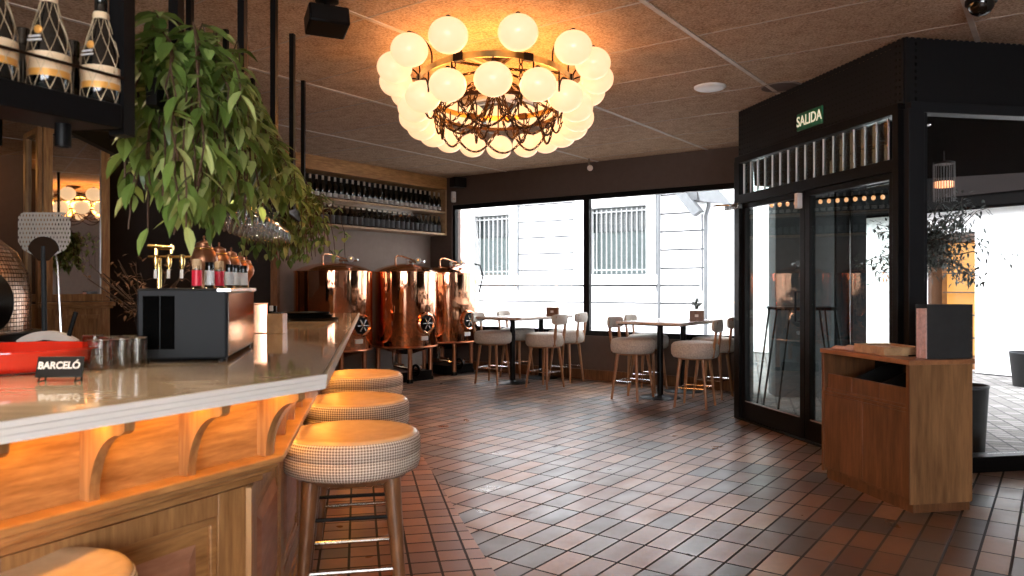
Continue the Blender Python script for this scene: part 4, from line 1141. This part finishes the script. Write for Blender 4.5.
# ------------------------------------------------------------------ trailing plants
def trailing(name, label, starts, leafn, size, wid, mat, seed, stemmat='ivy', cat='plant', bulge=.10):
    rnd = random.Random(seed); ctr = starts[0][0]
    t = thing(name, label, cat, tuple(ctr))
    lf = MB(); stm = MB()
    for (p, out, top, drop) in starts:
        p = Vector(p); a = rnd.uniform(-.6, .6)
        o = Vector(out)
        pts = []
        K = 7
        for k in range(K + 1):
            f = k / K
            z = top * math.sin(min(1, f * 2.6) * PI / 2) - (drop + top) * max(0, (f - .28) / .72) ** 1.25
            pts.append(p + o * (1 - (1 - f) ** 2) + Vector((rnd.uniform(-.015, .015), rnd.uniform(-.015, .015), z)) - Vector(ctr))
        stm.tube(pts, .0028, 5, caps=False)
        for i in range(leafn):
            f = rnd.uniform(.08, 1.0) * K; k = min(K - 1, int(f)); q = pts[k].lerp(pts[k + 1], f - k)
            ang = rnd.uniform(0, 2 * PI); hang = f / K
            d = Vector((math.cos(ang), math.sin(ang), rnd.uniform(-.8, .5) - .9 * hang))
            up = Vector((math.cos(ang), math.sin(ang), 1.2)) 
            leafmesh(lf, q, d, up, size * rnd.uniform(.65, 1.15), wid * rnd.uniform(.8, 1.15), rnd.random() ** 1.2, .35, rnd.uniform(.1, .4))
    stm.build('vines', 'twig', t); lf.build('foliage', mat, t, smooth=False)
    return t
rnd = random.Random(11); starts = []
for i in range(330):
    s_ = rnd.random() ** 1.1; D = lerp(2.2, 4.25, s_)
    x = lerp(-.94, -1.33, s_) - rnd.uniform(-.05, .11 + .16 * s_)
    z = 1.90 + rnd.uniform(-.04, .08)
    side = rnd.choice((1, -1)); r = rnd.uniform(.02, .11)
    hump = math.exp(-((D - 2.9) / .55) ** 2)
    top = rnd.uniform(.02, .10 + .18 * hump)
    near = math.exp(-((D - 2.45) / .4) ** 2)
    drop = rnd.uniform(.02, .17 + .30 * near)
    starts.append(((x, D, z), (side * r, rnd.uniform(-.12, .14), 0), top, drop))
trailing('trailing_plant', 'large trailing green plant spilling over the near end of the hanging rack', starts, 14, .10, .037, 'leaf', 5)
starts = []
for i in range(110):
    D = rnd.uniform(6.1, 6.75); x = -1.80 - rnd.uniform(-.14, .32)
    starts.append(((x, D, 1.93), (rnd.uniform(-.2, .22), rnd.uniform(-.3, .3), 0), rnd.uniform(.05, .26), rnd.uniform(.1, .45)))
trailing('trailing_ivy', 'smaller trailing ivy at the far end of the hanging rack, above the tanks', starts, 11, .085, .05, 'ivy', 9)

# ------------------------------------------------------------------ things on the bar top
TB = 1.05
# wine dispenser
p = V2(-.955, 2.53); q = V2(-1.095, 3.2); dd = (q - p).normalized(); nl = V2(-dd.y, dd.x)  # nl to the left
cen = p + dd * .33 + nl * .145
wd_ = thing('wine_dispenser', 'charcoal wine dispenser cabinet on the bar top with a steel front', 'dispenser', (cen.x + .012, cen.y, TB), math.atan2(-nl.y, -nl.x))
# local +X = towards the customer side (steel front), local +Y = dd
MB().box((0, 0, .125), (.28, .66, .234)).build('case', 'charcoal', wd_, bev=.008)
m = MB()
for k in range(20): m.box((-.095, -.331, .055 + k * .0078), (.045, .006, .0048)); m.box((-.045, -.331, .055 + k * .0078), (.038, .006, .0048))
m.box((-.095, -.3305, .13), (.05, .002, .175)).box((-.045, -.3305, .13), (.043, .002, .175)); m.build('vent_slots', 'soffit', wd_, smooth=False)
MB().box((.142, 0, .122), (.005, .65, .21)).build('steel_front', 'chrome', wd_, bev=.003)
MB().box((.13, .0, .236), (.048, .66, .014)).build('top_trim', 'steel', wd_, bev=.003)
m = MB()
for sx in (-.12, .12):
    for sy in (-.3, .3): m.lathe([(0, 0), (.015, 0), (.015, .009), (0, .009)], 10, (sx, sy, 0))
m.build('foot', 'black', wd_)
def neck(loc, label, kind, group):
    t = thing('wine_bottle', label, 'bottle', loc, 0, group)
    MB().lathe([(.024, 0), (.018, .006), (.0155, .012), (.0155, .078), (0, .078)], 18).build('bottle_body', 'bottle', t, ang=50)
    if kind == 'cork':
        MB().lathe([(.0168, .008), (.0168, .062)], 16).build('foil_capsule', 'redlab', t)
        MB().lathe([(.0155, .062), (.0162, .096), (.014, .099), (0, .099)], 14).build('stopper', 'cork', t)
    else:
        MB().lathe([(.0170, .012), (.0170, .062)], 16).build('paper_label', 'white', t)
        MB().lathe([(.0140, .078), (.014, .092), (0, .092)], 14).build('stopper', 'black', t)
    return t
ntz = TB + .2415
neck(at(197, 2.58, ntz), 'red-capsuled wine bottle with cork at the near corner of the dispenser', 'cork', 'bottle necks in the dispenser')
neck(at(209.5, 2.66, ntz), 'wine bottle with white neck label between the two red-capsuled bottles', 'lab', 'bottle necks in the dispenser')
neck(at(219.5, 2.78, ntz), 'red-capsuled wine bottle with cork, second from the near corner', 'cork', 'bottle necks in the dispenser')
neck(at(229.5, 2.92, ntz + .0), 'first white-labelled bottle behind the red capsules on the dispenser', 'lab', 'bottle necks in the dispenser')
neck(at(236.5, 3.03, ntz + .0), 'second white-labelled bottle behind the red capsules on the dispenser', 'lab', 'bottle necks in the dispenser')
neck(at(243.5, 3.13, ntz + .0), 'white-labelled bottle at the far end of the dispenser', 'lab', 'bottle necks in the dispenser')
# copper fonts
def font(loc, label):
    t = thing('copper_beer_font', label, 'beer font', loc, 0, 'row of round copper beer fonts on the bar')
    MB().lathe([(0, 0), (.05, 0), (.05, .012), (.018, .02), (.016, .27), (.022, .29)], 20).build('column', 'copper_dark', t)
    MB().lathe([(.022, .285), (.030, .31), (.050, .335), (.056, .365), (.050, .395), (.038, .408), (.038, .418), (.032, .422), (.032, .436), (.012, .446), (0, .448)], 28).build('copper_body', 'font_copper', t, ang=40)
    MB().lathe([(.004, .446), (.003, .456), (.006, .46), (.005, .467), (0, .469)], 12).build('finial', 'copper_dark', t)
    MB().torus((0, 0, .411), .038, .003, 24, 6).build('collar', 'brass', t)
    return t
f0 = font(at(204, 3.3, TB), 'round copper beer font nearest the camera, above the red-capsuled bottles')
for i, (px, D, lab) in enumerate(((219, 3.8, 'second round copper beer font in the row'), (231, 4.3, 'third round copper beer font in the row'), (240, 4.95, 'fourth round copper beer font in the row'), (246.5, 5.65, 'farthest round copper beer font in the row'))):
    dup(f0, at(px, D, TB), 0, lab)
# brass tap
bt = thing('brass_tap_tower', 'brass pipe with three beer taps behind the dispenser', 'beer tap', at(170, 3.5, 1.05))
MB().tube([(-.10, 0, .385), (.10, 0, .385)], .006, 8).tube([(-.06, .02, 0), (-.06, .02, .385)], .012, 10).lathe([(0, 0), (.04, 0), (.04, .012), (0, .02)], 16, (-.06, .02, 0)).build('pipe', 'brass', bt)
for x in (-.06, 0, .06):
    tp_ = MB().lathe([(0, -.03), (.010, -.028), (.014, .0), (.010, .03), (0, .03)], 12, (x, -.01, .365)).tube([(x, -.01, .35), (x, -.015, .30)], .006, 8).build('tap', 'brass', bt)
    MB().tube([(x, -.015, .325), (x, -.016, .285)], .008, 8).build('spout', 'white', tp_)
MB().tube([(-.095, -.01, .432), (.02, -.01, .425)], .012, 10).tube([(-.06, -.01, .38), (-.06, -.01, .44)], .01, 8).tube([(.01, -.01, .40), (.01, -.01, .44)], .009, 8).build('lever', 'brass', bt)
# dried branches
db_ = thing('dried_branches', 'bunch of dry brown branches behind the dispenser', 'dried plant', at(150, 4.3, 1.0))
m = MB(); lf = MB(); rnd = random.Random(3)
for i in range(26):
    a = rnd.uniform(0, 2 * PI); e = rnd.uniform(.35, 1.4); L = rnd.uniform(.25, .5)
    d = Vector((math.cos(a) * math.cos(e), math.sin(a) * math.cos(e) * .5, math.sin(e)))
    pts = [Vector((0, 0, .1)) + d * L * k / 4 + Vector((rnd.uniform(-.02, .02), 0, rnd.uniform(-.01, .01))) for k in range(5)]
    m.tube(pts, .003, 5)
    for k in range(9):
        q_ = pts[rnd.randint(1, 4)] + Vector((rnd.uniform(-.03, .03), rnd.uniform(-.03, .03), rnd.uniform(-.03, .03)))
        leafmesh(lf, q_, Vector((rnd.uniform(-1, 1), rnd.uniform(-1, 1), rnd.uniform(-.5, 1))), Vector((0, 0, 1)), .04, .016, rnd.random())
MB().lathe([(0, 0), (.06, 0), (.08, .12), (.05, .2), (.045, .2), (0, .05)], 20).build('vase', 'bronze', db_)
m.build('branches', 'twig', db_)
me_ = lf.build('leaves', 'dryleaf', db_, smooth=False)
# glass tumblers
def tumbler(loc, label):
    t = thing('glass_tumbler', label, 'glass', loc, 0, 'tumblers grouped on the bar top')
    MB().lathe([(0, 0), (.026, 0), (.0285, .01), (.031, .09), (.0295, .09), (.027, .014), (0, .012)], 24).build('glass_body', 'tumbglass', t, ang=50)
    MB().torus((0, 0, .09), .0302, .0012, 24, 6).build('rim', 'chrome', t)
    return t
m_, nt_, N_, L_2, b_ = newmat('smoky_glass'); N_.remove(b_)
gg = N_.new('ShaderNodeBsdfGlossy'); gg.inputs['Roughness'].default_value = .03; tt = N_.new('ShaderNodeBsdfTransparent'); tt.inputs[0].default_value = (.86, .85, .83, 1)
lw = N_.new('ShaderNodeLayerWeight'); lw.inputs[0].default_value = .4; mx_ = N_.new('ShaderNodeMixShader')
L_2.new(mathn(nt_, 'ADD', mathn(nt_, 'MULTIPLY', mathn(nt_, 'POWER', lw.outputs['Facing'], 2.6), .8), .05), mx_.inputs[0]); L_2.new(tt.outputs[0], mx_.inputs[1]); L_2.new(gg.outputs[0], mx_.inputs[2]); L_2.new(mx_.outputs[0], N_['Material Output'].inputs[0])
MT['tumbglass'] = m_
tm = tumbler(at(99, 2.26, TB), 'glass tumbler at the front left of the group beside the bar sign')
for px, D, lab in ((121, 2.31, 'glass tumbler at the front middle of the group on the bar'), (137, 2.36, 'glass tumbler at the front right, touching the dispenser side'),
                   (110, 2.40, 'glass tumbler in the back row, first from the bar sign'), (128, 2.44, 'glass tumbler in the back row, middle'), (93, 2.47, 'glass tumbler at the back left of the group')):
    dup(tm, at(px, D, TB), 0, lab)
# red basin
rb = thing('red_basin', 'shallow round glossy red basin on the near end of the bar', 'basin', (-1.49, 2.27, TB))
MB().lathe([(0, 0), (.16, 0), (.19, .008), (.218, .03), (.236, .062), (.242, .064), (.242, .068), (.232, .068), (.212, .034), (.186, .016), (.16, .010), (0, .009)], 56).build('basin_body', 'red', rb, ang=45)
# table sign
bs = thing('bar_sign', 'small black tilted bar sign with white BARCELÓ lettering', 'sign', at(60, 2.0, TB), .12)
M = Matrix.Rotation(-.35, 3, 'X')
MB().box((0, 0, .037), (.115, .006, .056), M=M).build('plate', 'plate_back', bs, bev=.002)
for s_ in (-1, 1): MB().tube([(s_ * .045, -.012, .012), (s_ * .045, -.020, 0), (s_ * .045, .02, 0), (s_ * .045, .03, .05)], .0025, 6).build('foot', 'black', bs)
text('lettering', 'BARCELÓ', .026, 'white', bs, (0, -.0045, .041), (PI / 2 - .35, 0, 0), .0004, sx=.92, bold=.0008)
text('lettering', 'RON DOMINICANO', .007, 'white', bs, (0, .0015, .024), (PI / 2 - .35, 0, 0), .0004)
# copper canister, wooden block, trays
cc = thing('copper_canister', 'bright copper box standing on the bar beside the dispenser', 'canister', at(260.5, 4.04, TB), .30)
MB().box((0, 0, .0775), (.072, .072, .155)).build('box_body', 'copper', cc, bev=.004); MB().box((0, 0, .157), (.076, .076, .006)).build('rim', 'copper_dark', cc)
wb = thing('wooden_napkin_block', 'pale square wooden block on the bar beside the copper box', 'napkin holder', at(277, 4.02, TB), 0)
MB().box((0, 0, .0525), (.085, .085, .105)).build('box_body', 'oak_pale', wb, bev=.003)
MB().box((.0, .0, .108), (.06, .06, .006)).build('insert', 'black', wb)
ks = thing('card_stand', 'small black and white gadget behind the wooden block', 'gadget', at(272, 4.25, TB))
MB().box((0, 0, .07), (.05, .02, .14)).build('case', 'black', ks, bev=.003); MB().box((.0, -.012, .125), (.02, .004, .03)).build('screen', 'white', ks)
def tray(px, D, z, r, label):
    t = MB().lathe([(0, 0), (r * .93, 0), (r, .018), (r * .985, .018), (r * .92, .004), (0, .004)], 48).build('serving_tray', 'black', loc=at(px, D, z))
    tag(t, label, 'tray', 'stacked trays at the far end of the bar')
tray(312, 5.55, TB, .195, 'round black serving tray at the bottom of the stack')
tray(307, 5.58, TB + .02, .185, 'round black serving tray in the middle of the stack')
tray(305, 5.6, TB + .04, .18, 'round black serving tray on top of the stack')

# ------------------------------------------------------------------ behind the bar: counter, oven, peels, column
bc = thing('back_counter', 'dark counter behind the bar carrying the oven', 'counter', (*(c - bd1 * .9 - bn1 * 2.1), 0), math.atan2(bd1.y, bd1.x))
MB().box((0, 0, .5), (2.6, .82, 1.0)).build('body', 'black_matt', bc); MB().box((0, 0, 1.015), (2.64, .86, .03)).build('top_slab', 'charcoal', bc, bev=.003)
ovn = thing('pizza_oven', 'domed pizza oven clad in small copper-toned mosaic tiles', 'oven', (-3.03, 3.85, 1.03), .0)
MB().lathe([(.505, 0), (.505, .22), (.49, .34), (.44, .45), (.34, .54), (.2, .60), (0, .62)], 64).build('dome', 'mosaic', ovn)
MB().lathe([(0, -.02), (.56, -.02), (.56, .03), (.51, .035)], 48).build('base_ring', 'black', ovn)
m = MB(); m.lathe([(.10, 0), (.10, .06), (.0, .06)], 24, (0, 0, 0)); 
m = MB(); M = Matrix.Rotation(-PI / 2, 3, 'Y').to_3x3()
MB().lathe([(0, 0), (.15, 0), (.17, .03), (.15, .16), (0, .17)], 24, (.45, -.14, .19), 0, Matrix.Rotation(PI / 2, 3, 'X')).build('oven_mouth', 'black', ovn)
# rack that carries the oven's left part beyond the counter: a stand of its own
osd = thing('oven_stand', 'dark stand under the mosaic oven', 'stand', (-3.0, 3.9, 0))
MB().lathe([(0, 0), (.6, 0), (.6, .04), (.5, .06), (.5, .9), (.6, .94), (.6, 1.008), (0, 1.008)], 36).build('drum', 'black_matt', osd)
def peel(loc):
    t = thing('pizza_peel', 'perforated metal pizza peel standing upright behind the red basin', 'pizza peel', loc, 0)
    # head as rounded plate in XZ
    pts = []
    w, z0, z1, r = .108, .46, .64, .028
    for cx_, cz_, a0 in ((w - r, z1 - r, 0), (-w + r, z1 - r, PI / 2)):
        for k in range(6): a = a0 + k / 5 * PI / 2; pts.append((cx_ + r * math.cos(a), cz_ + r * math.sin(a)))
    pts += [(-w, .52), (-w + .02, .485), (-.03, .455), (.03, .455), (w - .02, .485), (w, .52)]
    n = len(pts); m = MB()
    m.add([(x, 0, z) for x, z in pts] + [(x, .003, z) for x, z in pts], [tuple(range(n))[::-1], tuple(range(n, 2 * n))] + [(i, (i + 1) % n, n + (i + 1) % n, n + i) for i in range(n)])
    m.build('blade', 'peel', t, smooth=False)
    m = MB(); q = []
    for k in range(13): a = PI * k / 12; q.append((.063 * math.cos(a), .485 + .055 * math.sin(a)))
    q += [(-.02, .44), (.02, .44)]
    n = len(q); m.add([(x, -.006, z) for x, z in q] + [(x, .0, z) for x, z in q], [tuple(range(n))[::-1], tuple(range(n, 2 * n))] + [(i, (i + 1) % n, n + (i + 1) % n, n + i) for i in range(n)])
    m.build('handle_bracket', 'bronze', t, smooth=False)
    MB().tube([(0, -.003, .50), (.0, -.003, .44), (.004, .0, .0)], [.009, .010, .010], 12).build('handle', 'charcoal', t)
peel(at(44, 3.15, .965))
tpl = thing('turning_peel', 'thin-handled steel turning peel leaning beside the perforated peel', 'pizza peel', at(62, 3.2, 1.03))
MB().tube([(0, 0, 0), (-.03, .02, .36), (-.05, .03, .44)], .005, 8).build('handle', 'steel', tpl)
MB().lathe([(0, 0), (.05, 0), (.05, .004), (0, .004)], 24, (-.06, .03, .47), 0, Matrix.Rotation(PI / 2, 3, 'X')).build('blade', 'steel', tpl)
obr = thing('oven_brush', 'curved oven brush with a black angled handle lying by the peels', 'brush', at(48, 3.05, 1.03))
m = MB(); vs = []; n = 12
for i in range(n + 1):
    a = PI / 2 + lerp(.62, -.62, i / n)
    for r_, y in ((.17, -.015), (.17, .015), (.205, .015), (.205, -.015)): vs.append((math.cos(a) * r_, y, math.sin(a) * r_ - .115))
fs = []
for i in range(n):
    for k in range(4): fs.append((i * 4 + k, i * 4 + (k + 1) % 4, (i + 1) * 4 + (k + 1) % 4, (i + 1) * 4 + k))
fs += [(0, 1, 2, 3), (n * 4 + 3, n * 4 + 2, n * 4 + 1, n * 4)]
m.add(vs, fs); m.build('bristle_head', 'paper', obr, ang=60)
MB().tube([(.075, .0, .04), (.112, .0, .165)], .009, 8).build('handle', 'black', obr)

# mirrored column
cn = V2(-5.05, 8.17); cu = .66; cw = .60; UC = V2(.7071, .7071); WC = V2(.7071, -.7071)
col = struct(MB().prism([cn, cn + UC * cu, cn + UC * cu - WC * cw, cn - WC * cw], 0, ZC).build('wall_column', 'wall_dark', smooth=False), 'square column clad in oak frames and mirrors')
mw_ = thing('mirror_cladding', 'oak framed mirror cladding on the square column behind the bar', 'mirror', (*cn, 0), PI / 4)
# local X = U along front face; local -Y = towards the room (W side) ; the front face is at y=0, outward = -Y
m = MB()
for x in (.045, cu - .045): m.box((x, -.02, 2.08), (.09, .05, 1.86))
m.box((cu / 2, -.02, 2.98), (cu, .05, .06)).box((cu / 2, -.02, 1.17), (cu, .05, .08))
m.build('mirror_frame', 'oak_v', mw_, bev=.004)
MB().box((cu / 2, -.008, 2.06), (cu - .17, .01, 1.74)).build('mirror_glass', 'mirror', mw_, smooth=False)
MB().box((cu / 2, -.05, 1.10), (cu + .08, .12, .05)).box((cu / 2, -.035, 1.065), (cu + .05, .09, .03)).build('cornice', 'oak_h', mw_, bev=.006)
MB().box((cu / 2, -.02, .53), (cu, .05, 1.05)).build('wainscot', 'oak_v', mw_, bev=.003)
m = MB(); 
for (x0, x1, za, zb) in ((.1, .14, .3, .98), (.52, .56, .3, .98), (.1, .56, .94, .98), (.1, .56, .3, .34)): m.box(((x0 + x1) / 2, -.052, (za + zb) / 2), (x1 - x0, .016, zb - za))
m.build('wainscot_bead', 'oak_v', mw_, bev=.003)
m = MB()   # side face (towards the camera): plane x=0, spans +Y (local) 0..cw
m.box((-.02, .04, 1.5), (.05, .08, 3.0)).box((-.02, cw - .03, 1.5), (.05, .07, 3.0)).box((-.02, cw / 2, 2.98), (.05, cw, .06)).box((-.02, cw / 2, 1.17), (.05, cw, .08)).box((-.02, cw / 2, .55), (.05, cw, 1.1))
m.build('side_frame', 'oak_v', mw_, bev=.004)
MB().box((-.006, cw / 2, 2.06), (.01, cw - .14, 1.74)).build('side_mirror', 'mirror_old', mw_, smooth=False)
# oak post at the end of the dark wall
pp = struct(MB().box((0, 0, ZC / 2), (.09, .09, ZC)).build('trim_3', 'leg', loc=(P1.x + .03, P1.y - .07, 0), bev=.004), 'oak post at the end of the dark wall')

# ------------------------------------------------------------------ wooden service cabinet by the entrance
ca = math.atan2(.186, .983)
cc0 = V2(2.263, 4.333); cx_ = V2(math.cos(ca), math.sin(ca)); cy_ = V2(-cx_.y, cx_.x)
cc_ = cc0 + cx_ * .2065 + cy_ * .42
cab = thing('service_cabinet', 'wooden service cabinet with open slot and two doors in front of the entrance', 'cabinet', (cc_.x, cc_.y, 0), ca)
Wd, Ln, Hh = .413, .84, .867
m = MB()
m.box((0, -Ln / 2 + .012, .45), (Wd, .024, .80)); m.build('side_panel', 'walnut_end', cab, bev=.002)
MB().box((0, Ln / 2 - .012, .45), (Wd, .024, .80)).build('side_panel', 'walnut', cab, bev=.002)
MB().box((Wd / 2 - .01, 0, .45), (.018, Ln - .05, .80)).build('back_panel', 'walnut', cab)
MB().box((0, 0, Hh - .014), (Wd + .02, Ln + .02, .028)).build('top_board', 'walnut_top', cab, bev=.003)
MB().box((.01, 0, .035), (Wd - .04, Ln - .02, .07)).build('plinth', 'walnut', cab)
MB().box((0, 0, .60), (Wd - .03, Ln - .05, .018)).build('inner_shelf', 'walnut', cab); MB().box((0, 0, .075), (Wd - .02, Ln - .05, .018)).build('bottom_board', 'walnut', cab)
for s_ in (-1, 1): MB().box((-Wd / 2 + .001, s_ * (Ln / 2 - .012), .45), (.006, .026, .80)).build('front_stile', 'walnut', cab)
for s_ in (-1, 1):
    d_ = MB().box((-Wd / 2 + .012, s_ * (Ln / 4 - .012), .325), (.02, Ln / 2 - .028, .485)).build('door', 'walnut', cab, bev=.002)
MB().box((-Wd / 2 + .010, 0, .58), (.02, Ln - .04, .02)).build('front_rail', 'walnut', cab, bev=.002)
for k in range(3):
    y = -Ln / 2 + .03 + (Ln - .06) * (k + .5) / 3
    MB().box((-Wd / 2 + .03, y, .645), (.016, (Ln - .06) / 3 - .004, .115)).build('compartment_front', 'walnut', cab, bev=.002)
for k in (1, 2):
    y = -Ln / 2 + .03 + (Ln - .06) * k / 3
    m = MB(); m.add([(-Wd / 2 + .04, y - .006, .61), (Wd / 2 - .03, y - .006, .61), (Wd / 2 - .03, y - .006, .83), (-Wd / 2 + .04, y - .006, .70),
                     (-Wd / 2 + .04, y + .006, .61), (Wd / 2 - .03, y + .006, .61), (Wd / 2 - .03, y + .006, .83), (-Wd / 2 + .04, y + .006, .70)],
                    [(0, 1, 2, 3), (7, 6, 5, 4), (0, 4, 5, 1), (1, 5, 6, 2), (2, 6, 7, 3), (3, 7, 4, 0)])
    m.build('divider', 'black_matt', cab, smooth=False)
MB().box((0, 0, .612), (Wd - .06, Ln - .06, .006)).box((Wd / 2 - .03, 0, .72), (.006, Ln - .06, .22)).build('slot_lining', 'black_matt', cab)
cab.scale = (1, 1.01, 1.012); Hh *= 1.012
def cl_(x, y, z): v = cc_ + cx_ * x + cy_ * y; return (v.x, v.y, z)
# menu holder
mh = thing('menu_holder', 'upright dark grey menu holder with pink pages on the cabinet', 'menu holder', cl_(.085, -.345, Hh), ca)
MB().box((0, -.045, .15), (.28, .006, .30)).box((0, .045, .15), (.28, .006, .30)).box((.138, 0, .15), (.006, .09, .30)).build('cover', 'menu_grey', mh, bev=.002); mh.scale = (1.07, 1.05, 1.05)
m = MB()
for k in range(7): m.box((-.012 + (k % 2) * .002, -.034 + k * .0112, .14), (.262, .007, .275))
m.build('pages', 'pinkpaper', mh)
m = MB()
for z in (.03, .10, .17, .25): m.ell((.128, -.050, z), .004, 8, 6)
m.build('rivets', 'steel', mh)
# tray of wood and open booklet
wtz = thing('wooden_tray_box', 'shallow open wooden tray box on the cabinet beside the menu holder', 'tray', cl_(-.04, -.02, Hh), ca - .1)
m = MB().box((0, 0, .006), (.25, .34, .010)).box((-.12, 0, .027), (.012, .34, .052)).box((.12, 0, .027), (.012, .34, .052)).box((0, -.165, .027), (.25, .012, .052)).box((0, .165, .027), (.25, .012, .052))
m.build('box_body', 'oak_pale', wtz, bev=.002)
MB().box((0, 0, .026), (.20, .30, .026)).build('cards', 'paper', wtz)
pn = MB().tube([(0, 0, 0), (.10, .03, .0)], .005, 8).build('pen', 'black', loc=cl_(-.06, -.235, Hh + .0055)); tag(pn, 'black pen lying on the cabinet in front of the wooden tray box', 'pen')
mn = thing('open_booklet', 'open booklet with curled pale pages on the far end of the cabinet', 'booklet', cl_(-.07, .28, Hh), ca + .2)
m = MB(); n = 8; vs = []
for i in range(2 * n + 1):
    x = lerp(-.11, .11, i / (2 * n)); z = .006 + .018 * abs(math.sin(PI * (x / .11)))
    for y in (-.09, .09): vs += [(x, y, 0.001), (x, y, z)]
fs = []
for i in range(2 * n):
    a_ = i * 4; fs += [(a_ + 1, a_ + 5, a_ + 7, a_ + 3), (a_, a_ + 2, a_ + 6, a_ + 4), (a_, a_ + 4, a_ + 5, a_ + 1), (a_ + 2, a_ + 3, a_ + 7, a_ + 6)]
m.add(vs, fs); m.build('pages', 'pinkpaper', mn)
MB().box((0, 0, .001), (.23, .19, .002)).build('cover', 'copper_dark', mn)

# ------------------------------------------------------------------ light
def light(name, kind, loc, energy, col, size=.1, rot=(0, 0, 0), **kw):
    l = bpy.data.lights.new(name, kind); l.energy = energy; l.color = col
    if kind in ('POINT', 'SPOT'): l.shadow_soft_size = size
    if kind == 'AREA': l.size = size
    for k, v in kw.items(): setattr(l, k, v)
    o = bpy.data.objects.new(name, l); COL.objects.link(o); o.location = loc; o.rotation_euler = rot
    return o
# unseen ceiling spots added as fill light for the bar and the room
for i, (x, y, e) in enumerate(((-1.7, .6, 70), (-2.2, 2.6, 60), (-.6, -.4, 75), (-2.1, 5.4, 40), (1.2, 1.0, 40))):
    light('downlight', 'SPOT', (x, y, ZC - .03), e, (1, .74, .45), .05, spot_size=1.9, spot_blend=.8)
for k in range(6):
    a = 2 * PI * k / 6; light('globe_lamp', 'POINT', (CX + .36 * math.sin(a), CY - .6 * math.cos(a), ZC - .36), 17, (1, .345, .065), .14)
light('recess_lamp', 'POINT', (-7.6, 9.3, 2.82), 14, (1, .42, .10), .1)
for x, y in ((-1.15, 2.7), (-1.3, 3.5), (-1.45, 4.3), (-1.65, 5.4)):
    light('rack_fill_spot', 'SPOT', (x, y, 1.80), 9, (1, .76, .50), .03, spot_size=2.2, spot_blend=.6)  # added spots without fixtures, brighten the worktop below the rack
light('shelf_spot_lamp', 'SPOT', at(63, 1.83, 1.62), 12, (1, .75, .5), .015, spot_size=1.7, spot_blend=.6)

w = bpy.data.worlds.new('sky'); S.world = w; w.use_nodes = True
bg = w.node_tree.nodes['Background']; bg.inputs[0].default_value = (.93, .96, 1.0, 1); bg.inputs[1].default_value = 13.5

# ------------------------------------------------------------------ camera
cam = bpy.data.cameras.new('camera'); co = bpy.data.objects.new('camera', cam); COL.objects.link(co)
co.location = (0, 0, EYE); co.rotation_euler = (PI / 2, 0, 0)
cam.sensor_width = 36; cam.lens = F / 1024 * 36; cam.shift_y = -2 / 1024; cam.clip_start = .05; cam.clip_end = 200
cam.dof.use_dof = True; cam.dof.focus_distance = 7.5; cam.dof.aperture_fstop = 5.0
S.camera = co
S.view_settings.view_transform = 'Standard'; S.view_settings.look = 'None'; S.view_settings.gamma = 1; S.view_settings.use_curve_mapping = False
S.view_settings.exposure = 0
S.cycles.use_denoising = True
S.cycles.max_bounces = 8; S.cycles.diffuse_bounces = 4; S.cycles.glossy_bounces = 5; S.cycles.transparent_max_bounces = 24; S.cycles.transmission_bounces = 6
S.cycles.caustics_reflective = False; S.cycles.caustics_refractive = False
S.cycles.sample_clamp_indirect = 6
